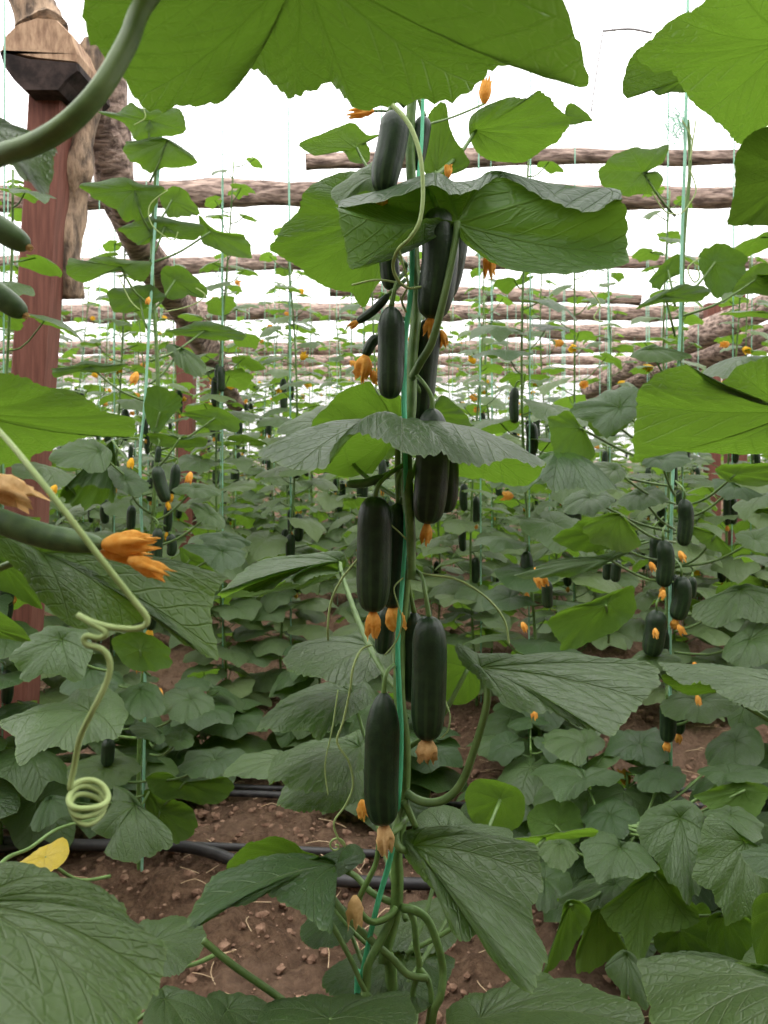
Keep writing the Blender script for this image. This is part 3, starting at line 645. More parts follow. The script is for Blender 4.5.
TL(mp, (425, 918, 1.2), [(372, 926), (392, 912), (412, 903), (434, 899), (452, 905), (458, 930), (452, 948), (420, 953), (390, 950)], 'top', gy=-.003, bulge=.06)
TL(mp, (330, 1020, .86), [(256, 1030), (265, 1008), (285, 999), (320, 999), (352, 997), (385, 1000), (408, 998), (416, 1022), (390, 1050), (320, 1060), (270, 1050)], 'top', gy=-.003, bulge=.08)
TL(mp, (480, 1020, .88), [(446, 1014), (465, 1002), (487, 996), (508, 990), (530, 979), (560, 979), (593, 986), (622, 1002), (644, 1026), (600, 1064), (520, 1068), (462, 1046)], 'top', gy=-.003, bulge=.08)
TL(mp, (480, 668, .95), [(455, 650), (475, 652), (500, 656), (530, 656), (570, 654), (615, 662), (652, 668), (660, 680), (652, 690, .9), (640, 710), (622, 726), (606, 738), (590, 729), (576, 725), (555, 715), (535, 716), (510, 708), (490, 692), (474, 674), (462, 664)], 'top', gx=.0001, gy=-.0022, tip=6, bulge=.05, nr=26, na=150, puff=.06,
   petiole=[(404, 790, 1.0), (416, 799, .985), (432, 803, .97), (448, 798, .955), (462, 782, .945), (474, 750, .935), (485, 712, .93), (487, 688, .935)], prad=.0042)
TL(mp, (468, 668, 1.02), [(444, 646), (462, 650), (476, 670), (480, 690), (466, 704), (446, 700), (438, 672)], 'under', bulge=.06, nr=12, na=80)
TL(mp, (500, 800, 1.3), [(466, 790), (482, 779), (508, 784), (524, 796), (522, 822), (506, 833), (480, 828), (468, 812)], 'under', bulge=.08, nr=12, na=80)
TL(mp, (545, 838, 1.1), [(505, 842), (522, 838), (542, 836), (566, 832), (588, 828), (598, 834), (580, 838), (552, 841), (528, 848)], 'under', gy=.002, bulge=.05, nr=10, na=80)
# tendrils of the tall vine
cord(mp, [(391, 104, .95), (402, 115, .94), (412, 130, .93), (420, 155, .92), (423, 190, .91), (420, 220, .9), (410, 238, .9), (398, 250, .91), (393, 266, .93), (398, 280, .95), (408, 288, .96), (421, 287, .97)], [.0030, .0026, .0022, .0016], 'tendril', 'tendril', 90)
cord(mp, [(399, 250, .94), (404, 268, .95), (408, 285, .96), (402, 300, .97), (406, 312, .98)], .0014, 'tendril', 'tendril')
cord(mp, [(352, 285, 1.0), (375, 280, .98), (394, 282, .97), (404, 286, .98)], .0013, 'tendril', 'tendril')
cord(mp, [(404, 236, .98), (402, 228, .97), (408, 230, .97), (405, 238, .97), (413, 234, .98), (420, 238, .99)], .0012, 'tendril', 'tendril', 60)
cord(mp, [(372, 540, .96), (357, 560, .95), (341, 580, .95), (331, 602, .95), (328, 625, .95), (328, 640, .96)], .0014, 'tendril', 'tendril')
def spiral(cx, cy, Y, r0, turns, n=26, sq=1.0): return [(cx+r0*(1-i/n)*math.cos(turns*2*PI*i/n), cy+sq*r0*(1-i/n)*math.sin(turns*2*PI*i/n), Y) for i in range(n)]
cord(mp, [(372, 645, .97), (361, 650, .96), (353, 668, .95), (350, 690, .95), (343, 722, .95), (337, 742, .95), (349, 762, .95), (353, 786, .95), (345, 806, .95), (334, 822, .95), (338, 838, .95), (345, 846, .95)]+spiral(336, 846, .95, 9, -1.4), [.0014, .0012, .001], 'tendril', 'tendril', 140)
cord(mp, [(338, 690, .97), (332, 730, .96), (325, 765, .96), (328, 795, .96)], .0009, 'tendril', 'tendril')
cord(mp, [(412, 572, .99), (430, 575, .98), (452, 578, .98), (472, 587, .97), (492, 603, .97), (505, 622, .97), (509, 645, .97)], [.0016, .0013], 'tendril', 'tendril')
cord(mp, [(403, 578, .97), (394, 588, .96), (398, 605, .955), (402, 620, .955), (397, 640, .96), (385, 655, .97)], .001, 'tendril', 'tendril')
cord(mp, [(391, 525, .95), (400, 533, .96), (408, 541, .98)], .001, 'tendril', 'tendril')
cord(mp, [(441, 738, .97), (448, 730, .97), (450, 715, .98), (445, 700, 1.0)], .001, 'tendril', 'tendril')

# ---- vine at the left of the lens: only leaves, fruit and a tendril reach into the picture
lp = thing('cucumber_plant', (-0.62, .70, 0), 'cucumber vine close on the left, only leaves, fruit and a curled tendril in view', 'cucumber plant')
def side_stem(parent, x, y, sway):
    mb = MB(); P = [(x+sway*math.sin(z*3), y+sway*math.cos(z*2.3), z) for z in np.linspace(-.02, 2.6, 12)]
    tube(mb, P, [.0075, .006], 'stem', 10, 90, lobes=5); put(mb, 'stem', parent)
side_stem(lp, -.62, .70, .02); STEMS[lp.name] = (-.62, .70)
TL(lp, (300, -40, .50), [(84, 0), (86, 26), (100, 50), (118, 76), (136, 99), (150, 108), (180, 104), (215, 100), (231, 88), (237, 61), (262, 75), (280, 90), (291, 102), (301, 92), (328, 79), (342, 91), (358, 108), (390, 105), (420, 101), (450, 99), (475, 85), (495, 70), (520, 61), (550, 65), (587, 87), (580, 50), (565, 12), (545, -60), (450, -130), (330, -150), (200, -130), (110, -60)], 'under', gx=.0002, gy=.0011, tip=16, bulge=.06, nr=28, na=170, puff=.03, wave=.012,
   petiole=[(-90, 165, .60), (-30, 163, .50), (0, 154, .465), (34, 143, .45), (68, 122, .44), (100, 88, .44), (127, 42, .45), (146, 0, .46), (200, -50, .48)], prad=.0055)
TL(lp, (-40, 410, .6), [(-60, 372), (0, 372), (22, 377), (51, 388), (85, 396), (104, 409), (129, 417), (138, 427), (130, 437), (102, 433), (78, 438), (47, 453), (17, 458), (0, 464), (-60, 460), (-100, 430), (-100, 395)], 'under', gx=.0003, gy=.0006, tip=7, bulge=.08)
TL(lp, (40, 552, .63), [(0, 518), (50, 538), (98, 546), (130, 556), (162, 562), (190, 567), (224, 577), (217, 590), (211, 611), (221, 651), (204, 656), (190, 650), (176, 638), (160, 614), (149, 619), (125, 624), (102, 628), (78, 631), (42, 604), (20, 572), (-20, 540), (-30, 520)], 'top', gx=.0004, gy=-.0006, tip=9, bulge=.10, nr=26, na=150)
TL(lp, (0, 560, .68), [(-30, 525), (0, 528), (12, 542), (34, 577), (42, 608), (24, 602), (0, 590), (-40, 590)], 'under', bulge=.06, nr=12, na=80)
TL(lp, (-15, 128, .56), [(-30, 112), (0, 122), (22, 132), (50, 145), (57, 156), (51, 180), (44, 197), (33, 186), (20, 176), (8, 164), (-30, 160)], 'top', gy=-.001, bulge=.10, nr=14, na=90)
TL(lp, (-30, 905, .56), [(-50, 880), (0, 866), (34, 870), (68, 880), (102, 897), (125, 909), (133, 924), (145, 933), (160, 945), (163, 968), (153, 995), (142, 1016), (128, 1064), (60, 1110), (-60, 1100), (-110, 990), (-90, 910)], 'top', gx=.0002, gy=-.0008, tip=9, bulge=.10, nr=26, na=150, puff=.06)
TL(lp, (-20, 625, .72), [(-40, 600), (0, 611), (30, 640), (0, 639), (-40, 640)], 'under', bulge=.06, nr=8, na=60)
TL(lp, (165, 1000, .92), [(143, 1020), (159, 991), (190, 995), (207, 1003), (216, 1040), (175, 1060), (150, 1045)], 'top', gy=-.003, bulge=.06, nr=10, na=70)
TL(lp, (228, 1010, .96), [(206, 999), (234, 994), (262, 1002), (292, 1022), (270, 1056), (222, 1050)], 'top', gy=-.003, bulge=.06, nr=10, na=70)
TL(lp, (150, 945, 1.05), [(134, 928), (160, 920), (187, 917), (204, 930), (203, 948), (184, 972), (164, 976), (140, 965)], 'top', gy=-.003, bulge=.06, nr=12, na=80)
TL(lp, (45, 858, 1.3), [(14, 868), (34, 853), (62, 838), (69, 853), (54, 871), (34, 874)], 'top', gy=-.003, bulge=.08, nr=10, na=70, mat='leaf_yellow', label='yellowed leaf')
cord(lp, [(-40, 960, .62), (0, 865, 1.0), (30, 848, 1.2), (60, 828, 1.3), (100, 818, 1.5)], [.003, .0025], 'petiole', 'side_shoot')
cucumber(lp, [(-50, 205), (-12, 222), (28, 247)], 25, .6, mat='young', blossom=7, bl_len=7, bl_mat='blossom_pale', stalk=[(-110, 190, .66)])
cucumber(lp, [(-50, 262), (-14, 286), (25, 315)], 24, .62, mat='young', blossom=7, bl_len=6, bl_mat='blossom_pale', stalk=[(-110, 240, .67)])
c_ = cucumber(lp, [(-60, 505), (-10, 518), (45, 536), (104, 545)], 25, .575, mat='young', stalk=[(-130, 500, .64)], blossom=24, bl_len=48, bl_dir=(1, 0, .05))
c_['label'] = 'paler green cucumber with a shrivelled orange flower at its end'
flower(lp, 100, 552, .58, 42, 16, (1, 0, -.12), 'blossom'); flower(lp, 128, 559, .57, 36, 18, (1, .1, -.42), 'blossom'); flower(lp, -14, 478, .56, 48, 28, (1, 0, -.5), 'blossom_pale')
coil = [(88+21*math.cos(-2.6+k*0.42)*(1-.006*k), 795+k*.35+(13+3*math.sin(k*.5))*math.sin(-2.6+k*.42), .46+.01*math.sin(k*.42)) for k in range(44)]
cord(lp, [(-40, 395, .55), (0, 432, .5), (48, 490, .46), (98, 555, .45), (130, 596, .45), (147, 618, .45), (140, 628, .45), (116, 628, .45), (92, 622, .455), (78, 615, .46), (90, 622, .455), (106, 632, .45), (100, 638, .45), (86, 636, .45), (86, 644, .45), (103, 650, .45), (110, 664, .45), (106, 684, .45), (92, 712, .45), (80, 738, .455), (74, 768, .46)]+coil, [.0018, .0017, .0016, .0013], 'tendril', 'tendril', 330)

# unseen higher leaves added above the picture to shade the broad top leaf
for c, pts in (((330, -330, .52), [(120, -250), (250, -210), (380, -200), (500, -240), (560, -330), (480, -440), (330, -480), (170, -440), (90, -350)]), ((90, -260, .62), [(-60, -180), (80, -150), (190, -190), (240, -280), (180, -370), (60, -390), (-70, -320)]),
               ((520, -240, .66), [(420, -140), (540, -110), (660, -150), (700, -250), (640, -350), (500, -370), (400, -290)])):
    TL(lp, c, pts, 'down', gy=.0011, bulge=.08, nr=12, na=90, petiole=[(c[0]-200, c[1]+60, c[2]+.08), (c[0]-90, c[1]+25, c[2]+.03)])

# ---- vine at the right of the lens
rp = thing('cucumber_plant', (.62, .85, 0), 'cucumber vine close on the right, only its broad leaves reaching into view', 'cucumber plant')
side_stem(rp, .62, .85, .02); STEMS[rp.name] = (.62, .85)
TL(rp, (790, 40, .62), [(640, 58), (645, 44), (656, 34), (684, 13), (704, 0), (740, -40), (800, -50), (850, -10), (860, 60), (820, 110), (768, 127), (742, 142), (731, 135), (712, 115), (691, 98), (670, 74), (652, 68)], 'under', gx=-.0004, gy=.0008, tip=0, bulge=.07, nr=24, na=140, petiole=[(900, 90, .8), (850, 70, .7)])
TL(rp, (690, 75, .75), [(624, 97), (628, 64), (644, 46), (670, 60), (690, 80), (686, 92), (672, 92), (657, 95), (650, 90), (638, 94)], 'under', bulge=.08, nr=14, na=100)
TL(rp, (800, 170, .66), [(728, 223), (734, 196), (735, 162), (746, 138), (770, 126), (820, 130), (850, 180), (820, 235), (768, 226), (745, 225)], 'under', bulge=.08, nr=18, na=110, gx=-.0003)
TL(rp, (800, 410, .74), [(635, 455), (634, 418), (640, 393), (655, 376), (687, 364), (700, 372), (709, 382), (719, 383), (738, 367), (768, 356), (830, 350), (870, 390), (850, 440), (768, 452), (711, 452), (670, 450), (648, 457)], 'under', gx=-.0004, gy=.0006, tip=1, bulge=.08, nr=24, na=140)
TL(rp, (800, 690, .86), [(660, 667), (690, 666), (711, 666), (740, 670), (768, 675), (830, 680), (850, 705), (810, 722), (768, 713), (745, 706), (728, 702), (715, 691), (688, 684), (672, 676)], 'top', gx=.0002, gy=-.004, tip=0, bulge=.06, nr=18)
TL(rp, (720, 690, .92), [(662, 676), (690, 680), (718, 686), (716, 693), (690, 695), (672, 688)], 'under', gy=.001, bulge=.04, nr=8, na=60)
TL(rp, (790, 985, .82), [(640, 968), (660, 963), (698, 971), (738, 980), (768, 980), (830, 990), (850, 1060), (780, 1090), (700, 1085), (655, 1040), (648, 1000)], 'top', gy=-.0025, tip=0, bulge=.08, nr=20)
TL(rp, (790, 860, 1.2), [(740, 853), (754, 848), (768, 846), (800, 850), (805, 880), (768, 880), (752, 870)], 'top', gy=-.003, bulge=.06, nr=10, na=70)
TL(rp, (775, 910, 1.3), [(755, 900), (780, 895), (800, 930), (780, 980), (765, 990), (753, 944)], 'under', bulge=.06, nr=10, na=70)

# ------------------------------------------------------------------ plants of the second row, part traced, part grown
def stem_of(parent, path, r0, r1=None):
    mb = MB(); tube(mb, path, [r0, r1 or r0*.7], 'stem', 8, 70, lobes=5); put(mb, 'stem', parent)
def TLs(parent, sx, sy, c, pts, face='top', gx=0., gy=0., **kw):
    kw.setdefault('nr', 12); kw.setdefault('na', 90); kw.setdefault('jag', .03); kw.setdefault('serr', .03); kw.setdefault('wave', .05)
    o = TL(parent, c, pts, face, gx, gy, **kw); join(o, sx, sy, c); return o

# low bushy vine at the lower right
bp = thing('cucumber_plant', (.52, 1.75, 0), 'low bushy cucumber vine with overlapping dull leaves near the bottom right corner', 'cucumber plant')
stem_of(bp, [(.52, 1.75, -.02), (.54, 1.76, .25), (.50, 1.78, .33), (.53, 1.76, .38)], .008)
low = [((585, 780, 1.9), [(533, 771), (550, 764), (569, 761), (582, 771), (600, 772), (625, 776), (612, 785), (593, 788), (575, 797), (559, 800), (545, 787)], 'top', -.008),
 ((585, 744, 2.1), [(542, 738), (565, 731), (589, 731), (605, 744), (586, 761), (558, 759)], 'top', -.008),
 ((640, 745, 2.1), [(614, 734), (635, 731), (657, 732), (667, 748), (664, 766), (637, 762), (606, 756)], 'top', -.006),
 ((735, 742, 2.0), [(711, 742), (728, 730), (746, 724), (762, 738), (760, 762), (726, 770), (706, 762)], 'top', -.004),
 ((660, 780, 1.9), [(639, 778), (658, 768), (678, 767), (685, 782), (670, 793), (643, 791)], 'top', -.006),
 ((680, 818, 1.62), [(636, 828), (646, 812), (662, 804), (687, 801), (706, 818), (712, 850), (698, 890), (691, 904), (676, 890), (660, 868), (643, 847)], 'top', -.0015),
 ((745, 842, 1.5), [(701, 830), (712, 814), (728, 826), (750, 842), (775, 862), (770, 892), (758, 914), (738, 923), (722, 914), (711, 894), (696, 880), (698, 850)], 'top', -.001),
 ((620, 848, 1.58), [(580, 846), (595, 836), (610, 832), (621, 845), (640, 846), (659, 867), (647, 877), (620, 876), (598, 883), (588, 868)], 'top', -.003),
 ((655, 875, 1.56), [(602, 910), (625, 890), (650, 868), (662, 866), (682, 890), (699, 919), (657, 938), (638, 964), (622, 938)], 'under', -.0008),
 ((615, 885, 1.64), [(558, 900), (586, 882), (632, 879), (625, 900), (603, 911), (576, 907)], 'top', -.003),
 ((570, 905, 1.45), [(541, 980), (556, 940), (566, 902), (590, 910), (580, 938), (562, 962)], 'under', 0),
 ((600, 908, 1.55), [(576, 969), (582, 935), (589, 915), (602, 912), (628, 954), (604, 966)], 'under', 0),
 ((725, 915, 1.52), [(708, 945), (713, 914), (752, 922), (760, 972), (730, 965)], 'under', 0),
 ((626, 955, 1.25), [(605, 968), (623, 950), (641, 966), (650, 1008), (632, 1000), (620, 990)], 'top', -.001),
 ((745, 790, 1.72), [(697, 796), (720, 786), (746, 781), (768, 790), (758, 815), (730, 823), (710, 810)], 'under', -.001),
 ((730, 775, 1.8), [(698, 772), (724, 766), (770, 770), (775, 780), (726, 784)], 'top', -.008),
 ((730, 815, 1.6), [(703, 814), (722, 808), (742, 808), (764, 830), (748, 844), (724, 828)], 'top', -.003),
 ((560, 845, 1.6), [(535, 848), (555, 838), (577, 852), (570, 868), (552, 868)], 'top', -.004),
 ((555, 825, 1.8), [(528, 815), (550, 800), (577, 806), (580, 840), (552, 850), (535, 845)], 'under', -.002),
 ((610, 815, 1.8), [(582, 818), (605, 800), (634, 806), (636, 830), (610, 838), (590, 832)], 'top', -.004),
 ((545, 880, 1.7), [(522, 872), (545, 862), (570, 876), (566, 900), (545, 912), (530, 898)], 'top', -.003),
 ((680, 930, 1.62), [(655, 940), (680, 915), (705, 905), (716, 940), (700, 968), (672, 965)], 'under', 0),
 ((760, 930, 1.6), [(735, 900), (768, 890), (800, 930), (780, 985), (750, 975)], 'under', 0)]
for c, pts, face, gy in low: TLs(bp, .52, 1.76, c, pts, face, 0, gy)

# vine tied to twine at the left
Yl = 2.25; lx = (150-384)*Yl/F
vl = thing('cucumber_plant', (lx-.03, Yl, 0), 'cucumber vine climbing green twine beside the red-brown post, bright sunlit leaves at its top', 'cucumber plant')
stem_of(vl, [(lx-.03, Yl, -.02), (lx-.03, Yl, .4), (lx+.0, Yl, .9), at(158, 400, Yl), at(152, 250, Yl+.01), at(160, 120, Yl), at(162, 60, Yl)], .0065)
LV = [((150, 120, 2.2), [(102, 112), (118, 112), (130, 103), (142, 108), (159, 107), (183, 112), (185, 131), (169, 136), (150, 138), (135, 140), (126, 126)], 'under', .001),
 ((168, 140, 2.2), [(123, 144), (140, 140), (162, 137), (183, 148), (197, 160), (190, 166), (162, 169), (148, 172), (134, 162)], 'under', .001),
 ((135, 190, 2.2), [(80, 186), (100, 181), (125, 177), (140, 184), (162, 186), (159, 197), (149, 216), (135, 220), (124, 220), (112, 207), (92, 197)], 'under', .001),
 ((172, 200, 2.28), [(160, 193), (182, 188), (199, 213), (185, 216), (168, 216)], 'under', 0),
 ((165, 226, 2.25), [(121, 230), (135, 220), (152, 216), (178, 220), (204, 227), (195, 240), (176, 238), (162, 238), (145, 244), (134, 243)], 'under', .001),
 ((210, 232, 2.3), [(199, 216), (210, 226), (222, 232), (240, 234), (248, 240), (250, 257), (230, 256), (214, 248), (203, 243)], 'under', 0),
 ((120, 266, 2.2), [(67, 259), (85, 261), (102, 256), (125, 260), (153, 264), (142, 282), (125, 272), (108, 273), (92, 280), (78, 282)], 'under', .001),
 ((175, 280, 2.3), [(161, 271), (179, 266), (203, 284), (206, 298), (190, 296), (168, 298)], 'under', 0),
 ((140, 298, 2.25), [(109, 291), (130, 287), (152, 285), (164, 298), (150, 306), (135, 311), (113, 311)], 'under', .001),
 ((205, 330, 2.35), [(168, 332), (185, 326), (203, 321), (226, 326), (246, 335), (232, 341), (200, 338)], 'under', .001),
 ((90, 366, 2.2), [(51, 369), (66, 367), (85, 361), (108, 364), (128, 364), (112, 372), (78, 372), (58, 377)], 'under', .001),
 ((180, 350, 2.3), [(166, 346), (185, 350), (205, 364), (200, 378), (186, 372), (176, 364)], 'top', -.003),
 ((215, 418, 2.25), [(182, 413), (200, 410), (220, 408), (240, 422), (236, 432), (224, 430), (208, 429), (195, 420)], 'under', 0),
 ((160, 412, 2.2), [(146, 390), (165, 388), (178, 395), (182, 404), (170, 418), (158, 432), (148, 425)], 'under', 0),
 ((180, 438, 2.2), [(146, 434), (165, 434), (180, 440), (203, 437), (205, 446), (185, 448), (160, 446)], 'under', .001),
 ((100, 452, 2.1), [(50, 458), (75, 440), (95, 442), (112, 452), (104, 472), (85, 470), (66, 468)], 'top', -.004),
 ((112, 440, 2.3), [(60, 492), (80, 487), (105, 488), (114, 497), (100, 504), (72, 506)], 'under', .001),
 ((125, 480, 2.15), [(108, 468), (125, 466), (142, 478), (150, 488), (138, 496), (122, 492), (112, 482)], 'top', -.004),
 ((195, 488, 2.25), [(172, 490), (190, 483), (212, 487), (222, 494), (205, 498), (185, 496)], 'top', -.005),
 ((210, 515, 2.2), [(190, 505), (205, 504), (222, 516), (224, 528), (210, 526), (198, 520)], 'top', -.004),
 ((222, 552, 2.15), [(183, 546), (205, 545), (235, 548), (246, 555), (240, 566), (222, 572), (205, 562)], 'top', -.004),
 ((190, 560, 2.2), [(180, 548), (195, 552), (212, 566), (214, 574), (198, 572), (184, 566)], 'under', 0),
 ((225, 538, 2.4), [(200, 536), (222, 532), (248, 540), (250, 546), (228, 548), (206, 544)], 'top', -.005),
 ((90, 712, 1.75), [(2, 725), (18, 717), (34, 709), (56, 702), (74, 694), (88, 690), (104, 687), (118, 696), (126, 705), (128, 717), (118, 738), (106, 740), (95, 741), (84, 746), (74, 749), (58, 750), (41, 755), (28, 759), (18, 755), (15, 741)], 'top', -.004),
 ((62, 640, 1.8), [(12, 659), (25, 640), (44, 628), (66, 628), (87, 631), (92, 655), (78, 680), (54, 674), (28, 681), (18, 670)], 'top', -.002),
 ((135, 805, 1.95), [(112, 803), (115, 785), (130, 792), (143, 806), (150, 814), (170, 829), (169, 847), (150, 857), (134, 860), (104, 857), (112, 840), (94, 828)], 'top', -.002),
 ((185, 782, 2.2), [(145, 778), (165, 772), (184, 781), (205, 780), (228, 777), (229, 796), (210, 805), (185, 800), (160, 798)], 'under', -.001),
 ((215, 760, 2.15), [(178, 768), (195, 752), (222, 748), (246, 754), (236, 766), (222, 774), (198, 779)], 'top', -.006),
 ((140, 690, 2.1), [(110, 706), (125, 690), (150, 684), (165, 700), (160, 716), (140, 718), (122, 714)], 'top', -.004),
 ((160, 735, 2.05), [(130, 726), (148, 724), (165, 738), (160, 744), (146, 740), (135, 736)], 'top', -.006),
 ((180, 740, 2.1), [(162, 738), (178, 731), (192, 734), (192, 746), (176, 749)], 'top', -.006),
 ((190, 700, 2.2), [(155, 702), (175, 690), (200, 690), (215, 706), (200, 716), (182, 722), (165, 716)], 'top', -.006),
 ((50, 800, 2.0), [(30, 822), (45, 802), (62, 798), (78, 806), (70, 816), (50, 824), (36, 832)], 'top', -.004),
 ((160, 812, 2.2), [(145, 790), (165, 798), (190, 806), (196, 830), (180, 842), (160, 836), (148, 818)], 'under', -.001),
 ((105, 768, 2.1), [(66, 770), (90, 756), (120, 752), (140, 765), (128, 782), (100, 790), (78, 786)], 'top', -.004),
 ((90, 670, 2.1), [(60, 690), (80, 672), (105, 668), (125, 680), (110, 694), (86, 700)], 'top', -.004),
 ((140, 650, 2.15), [(112, 640), (135, 632), (160, 640), (172, 662), (150, 672), (124, 664)], 'under', 0),
 ((150, 596, 2.2), [(120, 600), (140, 586), (168, 590), (182, 604), (160, 612), (136, 616)], 'top', -.005)]
for c, pts, face, gy in LV: TLs(vl, lx, Yl, c, pts, face, 0, gy)
for path, w, Yc, b in (([(157, 466), (160, 482), (167, 502)], 13, 2.2, 5), ([(158, 528), (157, 545), (157, 563)], 11, 2.2, 0), ([(176, 464), (175, 480), (172, 494)], 10, 2.3, 5), ([(170, 534), (172, 545), (171, 556)], 10, 2.3, 0), ([(168, 505), (168, 518), (167, 532)], 9, 2.3, 4), ([(132, 505), (131, 518), (131, 530)], 9, 2.25, 0), ([(109, 738), (108, 752), (107, 766)], 13, 2.1, 0), ([(159, 446), (158, 456), (157, 463)], 6, 2.2, 0), ([(152, 602), (152, 618), (150, 630)], 10, 2.2, 8)):
    cucumber(vl, path, w, Yc, stalk=[(152, path[0][1]-12, Yl), (path[0][0], path[0][1]-6, Yc)], blossom=b or None, bl_len=8, bl_mat='flower')
for px, py, L in ((137, 372, 12), (56, 485, 11), (132, 458, 10), (191, 472, 10), (142, 643, 16), (140, 658, 12), (160, 688, 16), (149, 297, 7)): flower(vl, px, py, 2.2, L, L*.7, (BR.uniform(-.6, .6), -.3, -1), 'flower' if px < 135 else 'blossom')
for pts in ([(168, 190), (150, 205), (152, 225), (172, 240), (178, 232)], [(134, 125), (145, 118), (143, 106)], [(118, 275), (130, 300), (140, 310)], [(165, 312), (190, 306), (205, 296), (196, 288)]): cord(vl, [(a, b, 2.15) for a, b in pts], .0017, 'tendril', 'tendril')
mb = MB(); tube(mb, [(lx-.02, Yl-.012, 0), (lx-.01, Yl-.012, .7), at(140, 470, Yl-.012), at(145, 400, Yl-.012), at(153, 260, Yl-.012), at(157, 190, Yl-.012), at(162, 100, Yl-.012), at(165, -160, Yl+.2)], .0042, 'twine_pale', 6, 60, flat=.5)
tag(put(mb, 'twine', None, (lx, Yl, 0)), 'green twine carrying the vine beside the red-brown post', 'twine')

# vine tied to twine at the right
Yr = 2.1; rx = (675-384)*Yr/F
vr = thing('cucumber_plant', (rx, Yr, 0), 'cucumber vine on green twine at right with a cluster of dark cucumbers at half height', 'cucumber plant')
stem_of(vr, [(rx-.02, Yr, -.02), (rx-.02, Yr, .4), at(668, 680, Yr), at(668, 600, Yr), at(672, 480, Yr), at(680, 350, Yr), at(684, 240, Yr), at(690, 170, Yr), at(688, 120, Yr)], .0065)
RV = [((643, 172, 2.05), [(598, 169), (612, 158), (633, 147), (650, 149), (667, 146), (663, 162), (655, 167), (645, 174), (656, 171), (663, 179), (655, 193), (640, 195), (626, 195), (606, 187)], 'under', .001),
 ((715, 262, 2.1), [(700, 254), (712, 246), (726, 244), (748, 261), (738, 281), (720, 298), (704, 282)], 'under', 0),
 ((755, 280, 2.1), [(732, 292), (742, 276), (759, 264), (800, 262), (795, 295), (752, 294)], 'under', 0),
 ((665, 295, 2.05), [(636, 309), (654, 296), (684, 284), (709, 290), (699, 301), (660, 303)], 'under', .001),
 ((668, 270, 2.12), [(650, 281), (663, 264), (678, 254), (683, 270), (668, 280), (658, 290)], 'under', 0),
 ((620, 408, 1.85), [(568, 410), (590, 400), (616, 388), (638, 391), (640, 411), (620, 429), (603, 436), (590, 424)], 'top', -.002),
 ((610, 420, 1.9), [(588, 424), (604, 402), (622, 392), (640, 400), (638, 416), (622, 430), (604, 437)], 'under', 0),
 ((580, 428, 1.8), [(548, 422), (558, 414), (569, 411), (580, 424), (589, 438), (595, 459), (572, 465), (560, 456), (552, 445)], 'under', 0),
 ((560, 452, 1.85), [(500, 486), (520, 478), (545, 476), (575, 478), (604, 480), (617, 490), (590, 492), (560, 488), (530, 488)], 'top', -.004),
 ((620, 515, 1.85), [(582, 530), (600, 516), (620, 514), (634, 530), (640, 546), (620, 552), (600, 545)], 'under', 0),
 ((600, 535, 1.9), [(555, 540), (575, 524), (600, 520), (628, 534), (610, 548), (580, 552)], 'under', .001),
 ((610, 560, 1.85), [(520, 574), (540, 566), (570, 560), (600, 556), (628, 545), (630, 552), (610, 562), (590, 572), (560, 576), (535, 580)], 'top', -.002),
 ((606, 605, 1.65), [(549, 618), (576, 606), (600, 598), (621, 589), (633, 587), (635, 611), (620, 628), (594, 641), (568, 651), (557, 638)], 'under', .0003),
 ((650, 350, 2.1), [(630, 356), (650, 346), (672, 350), (690, 356), (672, 362), (648, 362)], 'top', -.003),
 ((660, 460, 1.95), [(642, 462), (660, 450), (684, 450), (690, 462), (672, 470), (650, 468)], 'top', -.005),
 ((640, 495, 2.0), [(618, 502), (635, 490), (655, 488), (668, 500), (650, 508), (630, 510)], 'top', -.005),
 ((735, 475, 1.9), [(715, 470), (735, 464), (768, 464), (800, 470), (770, 484), (735, 484)], 'under', .001),
 ((735, 486, 2.0), [(712, 480), (728, 482), (745, 492), (762, 496), (745, 500), (722, 498)], 'top', -.004),
 ((755, 540, 1.9), [(735, 536), (755, 530), (790, 530), (790, 550), (755, 552)], 'top', -.005),
 ((716, 535, 2.0), [(690, 528), (708, 530), (728, 545), (732, 556), (712, 550), (698, 540)], 'under', .0),
 ((740, 590, 1.95), [(690, 612), (715, 596), (740, 588), (768, 590), (790, 605), (768, 620), (735, 622), (710, 626)], 'top', -.003),
 ((750, 640, 1.85), [(722, 655), (740, 628), (768, 612), (800, 620), (795, 650), (768, 662), (740, 668)], 'top', -.003),
 ((650, 660, 2.0), [(622, 668), (640, 652), (665, 650), (680, 662), (660, 672), (638, 676)], 'top', -.004),
 ((725, 598, 2.05), [(716, 590), (730, 582), (742, 590), (736, 604), (722, 606)], 'under', 0),
 ((700, 700, 2.0), [(660, 705), (690, 690), (730, 690), (745, 705), (715, 720), (680, 722)], 'top', -.004),
 ((615, 470, 1.9), [(575, 470), (600, 462), (625, 470), (620, 482), (595, 484)], 'top', -.005),
 ((590, 498, 2.0), [(562, 508), (575, 492), (600, 490), (615, 500), (600, 512), (578, 516)], 'top', -.005)]
for c, pts, face, gy in RV: TLs(vr, rx, Yr, c, pts, face, 0, gy)
